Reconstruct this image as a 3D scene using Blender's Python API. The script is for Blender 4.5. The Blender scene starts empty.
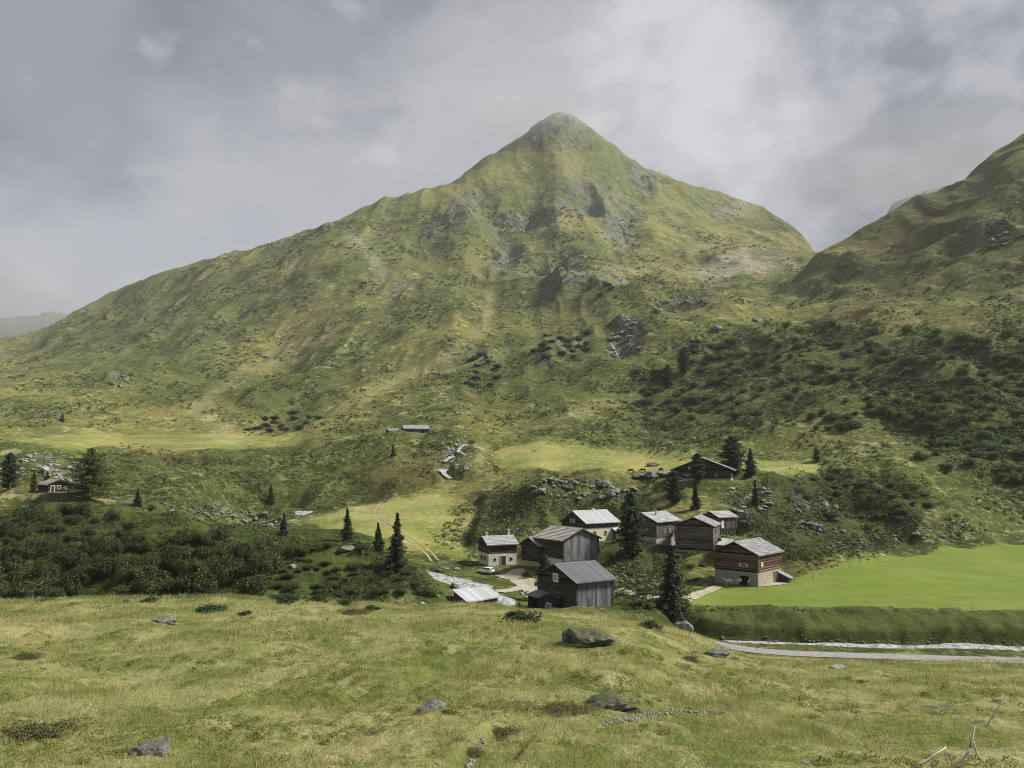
import bpy, math, random
import numpy as np
random.seed(7)
RNG = np.random.default_rng(11)
SC = bpy.context.scene
COL = SC.collection
R = math.radians

# ------------------------------------------------------------------ camera
F, CX, CY = 769.0, 512.0, 384.0
PITCH = math.atan(81.0 / F)
CP, SP = math.cos(PITCH), math.sin(PITCH)
cam_d = bpy.data.cameras.new('camera')
cam_d.sensor_width = 36.0
cam_d.lens = 36.0 * F / 1024.0
cam_d.clip_start = 0.1
cam_d.clip_end = 30000
cam = bpy.data.objects.new('camera', cam_d)
COL.objects.link(cam)
cam.location = (0, 0, 0)
cam.rotation_euler = (R(90) + PITCH, 0, 0)
SC.camera = cam

def elev(v):
    s = (CY - v) / F
    return (SP + s * CP) / (CP - s * SP)
def ycomp(v):
    return CP - (CY - v) / F * SP
def v_of(e):                       # inverse of elev
    return CY - F * (e * CP - SP) / (CP + e * SP)

# ------------------------------------------------------------------ noise
def _hash(ix, iy, seed):
    h = (ix.astype(np.int64) * 374761393 + iy.astype(np.int64) * 668265263 + seed * 974634777) & 0xFFFFFFFF
    h = ((h ^ (h >> 13)) * 1274126177) & 0xFFFFFFFF
    h = (h ^ (h >> 16)) & 0xFFFF
    return h.astype(np.float32) / 32767.5 - 1.0
def vnoise(x, y, seed=0):
    ix = np.floor(x); iy = np.floor(y)
    fx = (x - ix).astype(np.float32); fy = (y - iy).astype(np.float32)
    fx = fx * fx * fx * (fx * (fx * 6 - 15) + 10); fy = fy * fy * fy * (fy * (fy * 6 - 15) + 10)
    a = _hash(ix, iy, seed); b = _hash(ix + 1, iy, seed)
    c = _hash(ix, iy + 1, seed); d = _hash(ix + 1, iy + 1, seed)
    return (a + (b - a) * fx) * (1 - fy) + (c + (d - c) * fx) * fy
def fbm(x, y, n=4, seed=0):
    o = 0; a = 1.0; t = 0
    for k in range(n):
        c, s = math.cos(k * 1.1), math.sin(k * 1.1)
        o = o + a * vnoise((x * c - y * s) * 2 ** k, (x * s + y * c) * 2 ** k, seed + k * 17); t += a; a *= .5
    return o / t

def pchip(xk, yk, x):
    """monotone cubic through (xk, yk) evaluated at x (1-d)"""
    xk = np.asarray(xk, float); yk = np.asarray(yk, float)
    h = np.diff(xk); d = np.diff(yk) / h
    m = np.zeros_like(yk)
    m[0] = d[0]; m[-1] = d[-1]
    for i in range(1, len(xk) - 1):
        if d[i - 1] * d[i] > 0:
            w1 = 2 * h[i] + h[i - 1]; w2 = h[i] + 2 * h[i - 1]
            m[i] = (w1 + w2) / (w1 / d[i - 1] + w2 / d[i])
    j = np.clip(np.searchsorted(xk, x) - 1, 0, len(h) - 1)
    t = np.clip((x - xk[j]) / h[j], 0, 1)
    return ((2 * t**3 - 3 * t**2 + 1) * yk[j] + (t**3 - 2 * t**2 + t) * h[j] * m[j]
            + (-2 * t**3 + 3 * t**2) * yk[j + 1] + (t**3 - t**2) * h[j] * m[j + 1])

# ------------------------------------------------------------------ terrain profiles: for a bearing, (row seen, distance in metres)
PROF = {
 0:   [(768,20),(720,30),(660,55),(615,95),(603,112),(613,122),(597,130),(552,150),(520,180),(516,195),(495,210),(470,240),(450,285),(442,360),(434,420),(424,480),(402,620),(384,800),(360,1250),(343,1620),(372,2000),(318,3200),(380,5000)],
 60:  [(768,20),(735,26),(670,50),(618,92),(600,112),(613,123),(594,131),(550,150),(516,182),(512,198),(492,212),(470,240),(450,285),(442,360),(433,420),(422,490),(402,620),(378,820),(350,1150),(318,1640),(355,2050),(312,3500),(370,5500)],
 128: [(768,20),(735,26),(680,45),(625,85),(600,112),(613,124),(592,132),(552,150),(522,178),(512,205),(498,228),(472,258),(477,276),(456,298),(466,330),(449,370),(440,430),(428,520),(402,640),(380,740),(352,950),(305,1400),(288,1650),(335,2300),(360,5500)],
 192: [(768,20),(720,30),(660,56),(612,98),(599,115),(612,125),(588,134),(555,150),(535,172),(530,190),(512,220),(496,248),(478,270),(485,290),(466,320),(464,335),(450,375),(440,430),(428,520),(395,680),(350,900),(300,1200),(262,1600),(315,2200),(360,5500)],
 256: [(768,20),(700,36),(640,68),(605,110),(599,118),(610,126),(582,138),(556,156),(540,172),(546,190),(535,225),(525,258),(505,278),(512,294),(470,324),(454,346),(461,375),(446,420),(440,450),(420,560),(390,700),(350,900),(300,1150),(245,1550),(300,2100),(360,5500)],
 320: [(768,20),(700,36),(640,68),(606,112),(601,118),(612,126),(586,136),(558,152),(540,170),(552,188),(532,232),(512,265),(490,296),(465,328),(447,355),(453,385),(440,420),(430,465),(400,600),(360,780),(310,1000),(260,1250),(224,1500),(275,2050),(360,5500)],
 384: [(768,20),(700,35),(640,68),(609,112),(604,118),(616,126),(594,135),(574,150),(563,160),(576,172),(556,200),(530,230),(507,270),(486,298),(460,335),(444,372),(436,402),(426,440),(400,540),(370,680),(330,850),(290,1050),(240,1300),(199,1600),(250,2100),(360,5500)],
 448: [(768,20),(700,34),(640,66),(612,105),(605,116),(614,126),(592,150),(580,170),(565,195),(535,225),(507,265),(482,305),(462,332),(442,370),(415,450),(380,570),(340,730),(300,930),(240,1300),(183,1700),(240,2200),(360,5500)],
 490: [(768,20),(700,33),(640,65),(612,108),(607,118),(615,128),(598,150),(580,178),(564,197),(540,216),(505,248),(488,270),(480,300),(460,335),(442,368),(415,440),(380,560),(345,690),(310,870),(285,1050),(240,1330),(190,1600),(155,1800),(210,2300),(360,5500)],
 530: [(768,20),(700,33),(640,65),(616,104),(613,125),(608,148),(580,174),(562,192),(530,220),(498,245),(478,264),(480,285),(466,310),(454,338),(438,370),(410,450),(376,560),(340,690),(305,850),(282,990),(278,1090),(235,1330),(185,1620),(132,1880),(200,2450),(360,5500)],
 563: [(768,20),(700,33),(640,66),(617,105),(614,128),(607,148),(580,172),(560,190),(540,212),(510,240),(475,268),(475,285),(463,315),(451,345),(430,395),(400,470),(365,580),(330,700),(300,840),(275,1000),(272,1080),(230,1300),(180,1600),(112,1950),(200,2600),(360,5500)],
 600: [(768,20),(700,33),(645,64),(622,98),(616,124),(606,148),(578,172),(556,190),(535,212),(508,236),(480,262),(474,285),(464,313),(453,345),(433,390),(400,465),(362,570),(328,690),(298,825),(274,980),(272,1090),(235,1330),(185,1680),(133,1960),(200,2600),(360,5500)],
 640: [(768,20),(700,34),(650,62),(630,90),(620,118),(602,148),(577,170),(550,190),(530,210),(505,235),(485,262),(472,290),(466,312),(455,345),(435,385),(400,460),(360,560),(325,680),(300,790),(279,930),(277,1080),(240,1350),(200,1700),(163,1970),(225,2550),(360,5500)],
 690: [(768,20),(700,38),(660,72),(640,100),(634,112),(648,122),(626,138),(602,148),(580,168),(555,188),(525,212),(500,232),(481,248),(472,275),(464,305),(450,335),(420,400),(380,480),(345,570),(312,700),(292,850),(275,1050),(266,1200),(240,1500),(184,1980),(240,2500),(360,5500)],
 730: [(768,20),(700,40),(665,75),(657,98),(652,114),(653,122),(648,127),(643,133),(637,137),(608,149),(586,160),(572,176),(545,196),(510,224),(484,246),(472,272),(464,300),(445,338),(405,412),(370,480),(338,570),(308,710),(290,860),(275,1050),(263,1220),(235,1600),(196,1980),(245,2500),(360,5500)],
 768: [(768,20),(700,42),(670,80),(662,108),(656,122),(651,127),(645,133),(639,137),(608,149),(588,160),(562,184),(527,214),(497,240),(476,265),(465,292),(440,340),(400,410),(360,490),(330,590),(305,720),(290,860),(274,1050),(259,1250),(230,1650),(211,1950),(255,2500),(360,5500)],
 800: [(768,20),(700,44),(672,80),(664,110),(658,122),(652,127),(646,133),(640,137),(608,149),(580,167),(552,196),(524,222),(495,248),(473,275),(442,330),(400,395),(360,472),(330,565),(303,695),(274,900),(264,1080),(255,1300),(238,1650),(231,1900),(260,2400),(360,5500)],
 825: [(768,20),(700,45),(672,82),(665,112),(659,122),(653,127),(647,133),(641,137),(609,149),(576,171),(548,203),(522,228),(492,254),(470,280),(440,325),(400,385),(360,460),(330,545),(300,680),(251,900),(257,1050),(252,1280),(262,1600),(275,2400),(360,5500)],
 860: [(768,20),(700,45),(673,84),(666,114),(660,122),(654,127),(648,133),(642,137),(610,149),(578,169),(552,200),(525,228),(497,252),(465,285),(420,340),(380,405),(345,475),(310,570),(285,680),(236,880),(262,1300),(280,2400),(360,5500)],
 896: [(768,20),(700,45),(675,86),(667,114),(661,121),(655,127),(649,133),(643,137),(610,149),(580,168),(555,200),(530,226),(500,250),(460,290),(400,365),(350,450),(310,550),(272,670),(240,780),(213,875),(262,1300),(203,2500),(360,5500)],
 960: [(768,20),(700,46),(676,86),(668,114),(663,121),(656,127),(650,133),(644,137),(611,149),(564,190),(542,224),(502,250),(450,300),(400,355),(350,430),(300,530),(250,640),(200,790),(180,870),(240,1150),(186,2500),(360,5500)],
 1024:[(768,20),(700,46),(678,86),(670,114),(664,121),(657,127),(652,133),(646,137),(613,149),(575,180),(545,225),(520,245),(490,265),(440,315),(390,370),(340,440),(290,520),(230,620),(175,740),(140,870),(215,1150),(290,2400),(360,5500)],
 1250:[(768,20),(700,46),(680,86),(672,114),(667,121),(660,127),(656,133),(650,137),(616,149),(580,180),(545,225),(515,245),(480,265),(420,315),(360,370),(300,440),(230,520),(150,620),(80,740),(15,870),(150,1200),(290,2400),(360,5500)],
 -250:[(768,20),(720,30),(660,55),(618,95),(606,112),(613,122),(597,130),(552,150),(515,185),(514,195),(495,210),(470,240),(450,285),(440,360),(432,420),(424,480),(405,620),(392,800),(380,1250),(372,1600),(390,2000),(330,3200),(380,5000)],
}
for dst, src in ((1700, 1250), (3200, 1250), (-700, -250), (-2200, -250)):
    PROF[dst] = PROF[src]

def span(a, b, n):
    return np.exp(np.linspace(math.log(a), math.log(b), n, endpoint=False))
ROWS = np.concatenate([span(1.2, 14, 46), span(14, 125, 340), span(125, 300, 430), span(300, 600, 330),
                       span(600, 2000, 430), span(2000, 6500, 70)])
core = np.arange(-70, 1095, 1.4)
lo = -70 - np.cumsum(np.geomspace(3, 110, 44)); hi = core[-1] + np.cumsum(np.geomspace(3, 110, 44))
COLS = np.concatenate([lo[::-1], core, hi])
NR, NC = len(ROWS), len(COLS)
LNR = np.log(ROWS)

keys = sorted(PROF)
E = np.zeros((len(keys), NR))
for i, k in enumerate(keys):
    pts = PROF[k]
    ld = [math.log(1.2), math.log(3), math.log(8)] + [math.log(d) for _, d in pts] + [math.log(7000)]
    ee = [-1.45, -0.62, -0.44] + [elev(v) for v, _ in pts] + [elev(pts[-1][0]) - .01]
    E[i] = pchip(ld, ee, LNR)
GE = np.zeros((NR, NC))
kx = np.array(keys, float)
# smooth interpolation across bearings (vectorised monotone cubic: do it row by row in blocks)
def pchip_rows(xk, Y, x):          # Y: (K, N) -> (N, len(x))
    h = np.diff(xk)[:, None]; d = np.diff(Y, axis=0) / h
    m = np.zeros_like(Y); m[0] = d[0]; m[-1] = d[-1]
    w1 = 2 * h[1:] + h[:-1]; w2 = h[1:] + 2 * h[:-1]
    ok = d[:-1] * d[1:] > 0
    with np.errstate(divide='ignore', invalid='ignore'):
        mm = (w1 + w2) / (w1 / d[:-1] + w2 / d[1:])
    m[1:-1] = np.where(ok, mm, 0)
    j = np.clip(np.searchsorted(xk, x) - 1, 0, len(xk) - 2)
    hh = np.diff(xk)[j]; t = np.clip((x - xk[j]) / hh, 0, 1)
    b0 = 2*t**3 - 3*t**2 + 1; b1 = (t**3 - 2*t**2 + t) * hh; b2 = -2*t**3 + 3*t**2; b3 = (t**3 - t**2) * hh
    return (Y[j] * b0[:, None] + m[j] * b1[:, None] + Y[j + 1] * b2[:, None] + m[j + 1] * b3[:, None]).T
GE = pchip_rows(kx, E, COLS)
for _i in range(NR):                             # ribs and gullies wander instead of running straight at the eye
    _d = ROWS[_i]
    if _d > 330:
        _a = 15 * min(1, (_d - 330) / 250) * (1 - .8 * min(max((_d - 1300) / 500, 0), 1))
        _w = vnoise(COLS / 75 + 3.3, np.full(NC, LNR[_i] * 7.0), 301) + .5 * vnoise(COLS / 32 + 1.3, np.full(NC, LNR[_i] * 17.0), 302)
        GE[_i] = np.interp(COLS + _a * _w, COLS, GE[_i])
GV = v_of(GE)                                   # smooth picture row of every node
GX = ROWS[:, None] * ((COLS[None, :] - CX) / F) / np.maximum(ycomp(GV), .3)
GY = np.repeat(ROWS[:, None], NC, 1)
GZ = GE * ROWS[:, None]

# ------------------------------------------------------------------ ground cover zones (outlines of fields, heath, rock ...)
PW, PH = 1024 + 140, 768 + 60
def blur(m, s):
    r = int(s * 2.5) + 1
    k = np.exp(-0.5 * (np.arange(-r, r + 1) / s) ** 2); k /= k.sum()
    p = np.pad(m, ((r, r), (r, r)), mode='edge')
    p = sum(k[i] * p[:, i:i + m.shape[1]] for i in range(2 * r + 1))
    return sum(k[i] * p[i:i + m.shape[0], :] for i in range(2 * r + 1))
_yy, _xx = np.mgrid[0:PH // 2, 0:PW // 2].astype(np.float32) * 2
_xx = _xx - 70
def poly(*pts):
    inside = np.zeros(_xx.shape, bool)
    n = len(pts)
    for i in range(n):
        (x1, y1), (x2, y2) = pts[i], pts[(i + 1) % n]
        if y1 == y2: continue
        c = ((y1 > _yy) != (y2 > _yy)) & (_xx < (x2 - x1) * (_yy - y1) / (y2 - y1) + x1)
        inside ^= c
    return inside.astype(np.float32)
def ell(cx, cy, rx, ry, rot=0):
    c, s = math.cos(R(rot)), math.sin(R(rot))
    dx, dy = _xx - cx, _yy - cy
    return (((dx * c + dy * s) / rx) ** 2 + ((-dx * s + dy * c) / ry) ** 2 < 1).astype(np.float32)
def line(pts, w):
    o = np.zeros(_xx.shape, np.float32)
    for (x1, y1), (x2, y2) in zip(pts[:-1], pts[1:]):
        L2 = (x2 - x1) ** 2 + (y2 - y1) ** 2
        t = np.clip(((_xx - x1) * (x2 - x1) + (_yy - y1) * (y2 - y1)) / L2, 0, 1)
        d = np.hypot(_xx - x1 - t * (x2 - x1), _yy - y1 - t * (y2 - y1))
        o = np.maximum(o, np.clip(1.4 - d / w, 0, 1))
    return o
def union(*ms):
    o = ms[0]
    for m in ms[1:]: o = np.maximum(o, m)
    return o
def sample(mask, u, v):
    x = np.clip((u + 70) / 2, 0, mask.shape[1] - 1.01); y = np.clip(v / 2, 0, mask.shape[0] - 1.01)
    ix = x.astype(int); iy = y.astype(int); fx = x - ix; fy = y - iy
    return ((mask[iy, ix] * (1 - fx) + mask[iy, ix + 1] * fx) * (1 - fy)
            + (mask[iy + 1, ix] * (1 - fx) + mask[iy + 1, ix + 1] * fx) * fy)

FIELD = poly((688,607),(700,594),(745,583),(792,578),(872,560),(960,547),(1100,538),(1100,616),(860,609))
BANK = poly((690,609),(860,611),(1100,617),(1100,648),(860,642),(700,640))
FLATM = union(poly((495,446),(560,442),(640,452),(690,458),(820,460),(820,475),(740,474),(640,478),(590,472),(500,470)),
              poly((0,446),(60,432),(150,434),(230,428),(300,438),(310,444),(220,450),(150,458),(60,452)),
              poly((300,515),(420,490),(480,500),(460,540),(470,560),(400,545),(330,535)))
HEATH = union(poly((-70,515),(120,505),(260,535),(345,535),(400,560),(445,600),(300,605),(-70,610)),
              poly((430,540),(455,505),(500,488),(560,475),(640,485),(660,510),(600,520),(560,530),(500,535),(470,545)),
              .55 * poly((180,455),(290,447),(380,450),(430,470),(430,482),(330,505),(290,512),(240,490)), .9 * poly((370,480),(425,468),(438,478),(400,492),(350,502)),
              .5 * poly((95,450),(130,444),(200,455),(290,515),(280,540),(150,510),(90,490)),
              poly((800,475),(880,470),(930,490),(920,540),(850,560),(780,570),(720,500)),
              poly((590,545),(660,530),(690,560),(690,640),(640,632),(600,610),(620,580)))
SHRUBZ = union(poly((640,385),(700,345),(760,325),(840,318),(900,330),(1100,315),(1100,490),(960,480),(900,440),(860,400),(800,420),(700,440)),
               poly((600,400),(680,340),(760,345),(740,400),(700,440),(620,430)))
ROCKS = union(.75*ell(565,128,40,22), .8*ell(600,185,55,11,35), .8*ell(590,200,45,12,20), ell(620,225,22,16,40), ell(520,212,70,9,-8),
              ell(460,205,30,9,-30), ell(440,225,30,8,-40), ell(650,172,22,7,45), ell(505,240,14,10,-40), ell(640,180,30,8,40),
              ell(550,265,40,10,-10), ell(590,280,60,8,-10), ell(622,338,15,24,25), ell(685,303,36,6,-6), ell(712,207,26,7,15),
              ell(1000,238,32,7,-20), ell(935,245,0.1,0.1), ell(120,382,15,8,-20), ell(60,468,48,15,8), ell(240,518,45,8,5), ell(180,506,70,8),
              ell(575,490,55,16,5), ell(545,495,40,12), ell(750,505,30,30), ell(690,500,30,10), ell(455,455,22,14,40),
              ell(310,460,26,5), ell(815,515,30,18), ell(1010,305,22,6), ell(560,350,40,6,-40), ell(500,258,30,7,-30),
              ell(800,240,20,4,30), ell(780,226,20,5,30))
SCREE = union(poly((690,275),(720,258),(750,252),(800,260),(770,275),(720,280)), line([(418,275),(400,286),(388,300)], 4),
              line([(350,235),(372,252),(384,278)], 4), line([(745,205),(715,212)], 5))
TRACKP = union(line([(205,395),(215,415),(200,408),(245,372),(330,335),(345,328),(300,345)], 2),
               line([(200,405),(190,418),(230,428)], 5), line([(360,405),(395,380),(440,360),(470,340),(488,318),(492,295)], 5),
               line([(590,272),(640,270),(700,276)], 3), line([(560,420),(620,400),(640,385)], 3),
               line([(485,445),(478,470),(468,460)], 5), line([(300,520),(340,512),(380,500)], 4), line([(440,368),(520,345),(600,330)], 3))
BROWN = union(poly((830,262),(900,222),(960,205),(940,240),(860,262)), ell(150,452,40,7), ell(400,470,50,10,-20), ell(880,300,60,10,-20))
FIELD, BANK, FLATM, HEATH = blur(FIELD, .7), blur(BANK, 1), blur(FLATM, 2), blur(HEATH, 2.2)
SHRUBZ, ROCKS, SCREE, TRACKP, BROWN = blur(SHRUBZ, 6), blur(ROCKS, 3), blur(SCREE, 2), blur(TRACKP, 1.2), blur(BROWN, 6)

DARKT_SHADE = union(ell(165,378,62,24,-6), ell(272,396,66,26,4), .7*poly((400,215),(470,188),(520,215),(530,290),(470,300),(420,270)), poly((455,365),(500,335),(560,312),(640,300),(620,350),(600,400),(520,410),(470,400)),  # dark turf, with spur and left-face shading put into the colour
              .7*poly((500,300),(560,268),(640,282),(600,310),(540,325)), .8*poly((840,260),(960,185),(1090,140),(1090,300),(900,300)), .5*poly((20,340),(150,290),(250,262),(280,300),(150,350),(60,380)))
GOLD_LIT = .8 * union(poly((590,170),(640,175),(760,215),(800,245),(740,262),(650,262),(600,225)), ell(520,180,40,14,-20), .6*ell(420,300,60,20,-20), .5*ell(90,420,90,12,0))  # yellower turf, the sunlight on the peak's right face put into colour
DARKT_SHADE, GOLD_LIT = blur(DARKT_SHADE, 5), blur(GOLD_LIT, 7)
def zone(mask, u, v, d, near, far):
    return sample(mask, u, v) * ((d > near) & (d < far))
UU = np.repeat(COLS[None, :], NR, 0)
_f = zone(FIELD, UU, GV, GY, 130, 260); _b = zone(BANK, UU, GV, GY, 120, 156)
_fl = zone(FLATM, UU, GV, GY, 150, 600); _h = zone(HEATH, UU, GV, GY, 110, 420)
_s = np.maximum(zone(SHRUBZ, UU, GV, GY, 260, 1200), .75 * zone(DARKT_SHADE, UU, GV, GY, 350, 2200)); _r = zone(ROCKS, UU, GV, GY, 180, 2400) * np.clip(.55 + (GY - 330) / 300, .55, 1)
_sc = zone(SCREE, UU, GV, GY, 500, 2400); _t = zone(TRACKP, UU, GV, GY, 250, 1500); _br = zone(BROWN, UU, GV, GY, 250, 1500)
_s = np.maximum(_s, np.clip((GY - 2200) / 200, 0, 1))
_fl = np.maximum(_fl, .55 * zone(GOLD_LIT, UU, GV, GY, 400, 2200) * (1 - _sc))
_front = ((GY > 118) & (GY < 139) & (UU > 700)).astype(float)
_fore = np.clip((125 - GY) / 8, 0, 1)
# rounded hillocks of the middle ground: bearing, distance, height, half-length across, half-length away
for (_u, _d, _hgt, _rx, _ry) in ((150, 280, 3.6, 17, 15), (325, 322, 4.2, 26, 18), (232, 258, 3.4, 15, 12), (402, 305, 3.0, 13, 10), (545, 248, 2.4, 15, 12),
                               (360, 152, 1.5, 9, 7), (60, 445, 4.0, 22, 14), (165, 720, 9.0, 44, 40), (275, 690, 7.0, 48, 40)):
    _i = int(np.searchsorted(ROWS, _d)); _x = np.interp(_u, COLS, GX[_i])
    GZ = GZ + _hgt * np.exp(-((GX - _x) / _rx) ** 2 - ((GY - _d) / _ry) ** 2)
# ------------------------------------------------------------------ relief: waves from a quarter of the distance down to a few pixels
rough = 0.070 * np.ones_like(GZ)
rough = rough * (1 - .93 * np.clip(_f + .8 * _fl * (GY < 600), 0, 1)) * (1 - .8 * np.maximum(_front * (1 - _b), .8 * _b))
rough = rough * (1 + .9 * _h + 1.3 * _r + .35 * _s) * (1 + .35 * _fore * np.clip((80 - GY) / 30, 0, 1) - .5 * _fore * np.clip((GY - 75) / 25, 0, 1))
VILL = blur(poly((400,562),(470,555),(520,545),(560,535),(790,560),(790,600),(620,615),(500,615)), 5)
_v = zone(VILL, UU, GV, GY, 138, 235)
rough = rough * (1 - .8 * _v)
dz = np.zeros_like(GZ)
lam = 0.5
seed = 3
while lam < 700:
    w = np.clip((GY * .22 / lam - 1) * 1.5, 0, 1) * np.clip(lam / (GY * .0035) - .5, 0, 1)
    if w.max() > 0:
        rows = np.where(w.max(axis=1) > 0)[0]; a, b = rows[0], rows[-1] + 1
        x, y = GX[a:b] / lam, GY[a:b] / lam
        n = vnoise(x + 7.3 * seed, y * .8 + 3.1 * seed, seed)
        if lam > 20:                              # gullies and ribs on the big slopes
            n = .45 * n + .75 * (.5 - np.abs(vnoise(x * 1.1 + seed, y * .55, seed + 50)) * 1.6)
        else:
            n = n * .7 + .5 * np.abs(vnoise(x * 1.3 + seed, y * 1.3, seed + 90))
        dz[a:b] += w[a:b] * rough[a:b] * lam * (.85 if lam > 100 else 1.45 if lam > 20 else 1.15) * n
    lam *= 1.9; seed += 1
# blocky rock where crags stand
cr = np.clip(_r - .35, 0, 1) * 1.5
lb = np.clip(GY * .012, 2.0, 16)
cells = vnoise(GX / 4.0, GY / 4.0, 201) * 1.3 + vnoise(GX / 11.0, GY / 11.0, 203) * 2.6 * np.clip(GY / 400 - .3, 0, 1) + vnoise(GX / 30.0, GY / 30.0, 205) * 8 * np.clip(GY / 900 - .4, 0, 1)
dz += cr * np.clip(GY / 300 - .9, 0, 1) * cells * np.clip(GY / 400, .35, 1.6) * .7
# keep the skyline where it is: take out the slow drift that the waves added to the crests
_far = np.searchsorted(ROWS, 600); _c0 = (GZ / ROWS[:, None])[_far:].max(axis=0); _c1 = ((GZ + dz) / ROWS[:, None])[_far:].max(axis=0)
_dl = np.convolve(np.pad(_c1 - _c0, 9, mode='edge'), np.ones(19) / 19, 'valid')
GZ = GZ + dz - _dl[None, :] * GY * np.clip((GY - 500) / 400, 0, 1)
GE = GZ / ROWS[:, None]
GV = v_of(GE)

def col_of(u):
    j = np.clip(np.searchsorted(COLS, u) - 1, 0, NC - 2)
    return j, (u - COLS[j]) / (COLS[j + 1] - COLS[j])
def height(x, y):
    """ground height at world (x, y), scalars"""
    i = int(np.clip(np.searchsorted(ROWS, y) - 1, 0, NR - 2)); t = (y - ROWS[i]) / (ROWS[i + 1] - ROWS[i])
    return (1 - t) * np.interp(x, GX[i], GZ[i]) + t * np.interp(x, GX[i + 1], GZ[i + 1])
def on_ground(u, d):
    """point of the ground on bearing u at distance d"""
    j, t = col_of(u); i = int(np.clip(np.searchsorted(ROWS, d) - 1, 0, NR - 2)); s = (d - ROWS[i]) / (ROWS[i + 1] - ROWS[i])
    def lerp(G): return (G[i, j] * (1 - t) + G[i, j + 1] * t) * (1 - s) + (G[i + 1, j] * (1 - t) + G[i + 1, j + 1] * t) * s
    return np.array([lerp(GX), d, lerp(GZ)])
def pick(u, v, near=14.0, far=6000.0):
    """first ground met looking along bearing u at row v"""
    j, t = col_of(u)
    prof = GV[:, j] * (1 - t) + GV[:, j + 1] * t
    ok = np.where((prof <= v) & (ROWS > near) & (ROWS < far))[0]
    if len(ok) == 0: return None
    i = ok[0]
    d = ROWS[i]
    if i > 0 and prof[i - 1] > v:
        d = ROWS[i - 1] + (ROWS[i] - ROWS[i - 1]) * (prof[i - 1] - v) / (prof[i - 1] - prof[i])
    return on_ground(u, min(d, 6400))
def level_pad(cx, cy, z, r, soft):
    """cut a level building plot into the slope"""
    global GZ
    i0, i1 = np.searchsorted(ROWS, cy - r - soft), np.searchsorted(ROWS, cy + r + soft)
    d = np.hypot(GX[i0:i1] - cx, GY[i0:i1] - cy)
    w = np.clip(1 - (d - r) / soft, 0, 1); w = w * w * (3 - 2 * w)
    GZ[i0:i1] = GZ[i0:i1] * (1 - w) + z * w
def refresh():
    global GE, GV
    GE = GZ / ROWS[:, None]; GV = v_of(GE)
def carve(pts, width, depth, soft):
    """lower the ground along a polyline of (x, y, z): used for stream beds and road beds"""
    global GZ
    for (a, b) in zip(pts[:-1], pts[1:]):
        m = width / 2 + soft
        i0 = max(np.searchsorted(ROWS, min(a[1], b[1]) - m), 0); i1 = np.searchsorted(ROWS, max(a[1], b[1]) + m)
        X, Y = GX[i0:i1], GY[i0:i1]
        dx, dy = b[0] - a[0], b[1] - a[1]; L2 = dx * dx + dy * dy + 1e-9
        t = np.clip(((X - a[0]) * dx + (Y - a[1]) * dy) / L2, 0, 1)
        d = np.hypot(X - a[0] - t * dx, Y - a[1] - t * dy)
        zt = a[2] + t * (b[2] - a[2]) - depth
        w = np.clip(1 - (d - width / 2) / soft, 0, 1); w = w * w * (3 - 2 * w)
        GZ[i0:i1] = GZ[i0:i1] * (1 - w) + zt * w
# ------------------------------------------------------------------ node helpers
class NT:
    def __init__(self, mat):
        self.t = mat.node_tree; self.n = self.t.nodes; self.l = self.t.links
    def node(self, typ, **kw):
        n = self.n.new(typ)
        for k, v in kw.items(): setattr(n, k, v)
        return n
    def put(self, sock, v):
        if isinstance(v, bpy.types.NodeSocket): self.l.new(v, sock)
        elif v is not None:
            if sock.type == 'RGBA' and len(v) == 3: v = (*v, 1)
            sock.default_value = v
    def noise(self, vec, scale, detail=4, rough=.55, dist=0, dim='3D'):
        n = self.node('ShaderNodeTexNoise'); n.noise_dimensions = dim
        self.put(n.inputs['Vector'], vec)
        n.inputs['Scale'].default_value = scale; n.inputs['Detail'].default_value = detail
        n.inputs['Roughness'].default_value = rough; n.inputs['Distortion'].default_value = dist
        return n.outputs['Fac']
    def voro(self, vec, scale, feature='F1', out='Distance'):
        n = self.node('ShaderNodeTexVoronoi', feature=feature)
        self.put(n.inputs['Vector'], vec); n.inputs['Scale'].default_value = scale
        return n.outputs[out]
    def math(self, op, a, b=None, clamp=False):
        n = self.node('ShaderNodeMath', operation=op, use_clamp=clamp)
        self.put(n.inputs[0], a)
        if b is not None: self.put(n.inputs[1], b)
        return n.outputs[0]
    def ramp(self, f, a, b, lo=0.0, hi=1.0):
        n = self.node('ShaderNodeMapRange', clamp=True)
        self.put(n.inputs[0], f); n.inputs[1].default_value = a; n.inputs[2].default_value = b
        n.inputs[3].default_value = lo; n.inputs[4].default_value = hi
        return n.outputs[0]
    def mix(self, f, a, b, blend='MIX'):
        n = self.node('ShaderNodeMix', data_type='RGBA', blend_type=blend)
        self.put(n.inputs[0], f); self.put(n.inputs[6], a); self.put(n.inputs[7], b)
        return n.outputs[2]
    def scale(self, vec, s):
        n = self.node('ShaderNodeMapping'); self.put(n.inputs[0], vec); n.inputs[3].default_value = s
        return n.outputs[0]
    def bump(self, h, strength, dist, normal=None):
        n = self.node('ShaderNodeBump'); n.inputs['Strength'].default_value = strength; n.inputs['Distance'].default_value = dist
        self.put(n.inputs['Height'], h)
        if normal is not None: self.put(n.inputs['Normal'], normal)
        return n.outputs[0]
def mat(name):
    m = bpy.data.materials.new(name); m.use_nodes = True
    t = NT(m); t.bsdf = t.n['Principled BSDF']; t.bsdf.inputs['Roughness'].default_value = .9
    t.bsdf.inputs['Specular IOR Level'].default_value = .15
    tc = t.node('ShaderNodeTexCoord'); t.obj = tc.outputs['Object']; t.gen = tc.outputs['Generated']
    t.oi = t.node('ShaderNodeObjectInfo'); t.rand = t.oi.outputs['Random']
    t.geo = t.node('ShaderNodeNewGeometry')
    return m, t

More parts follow.
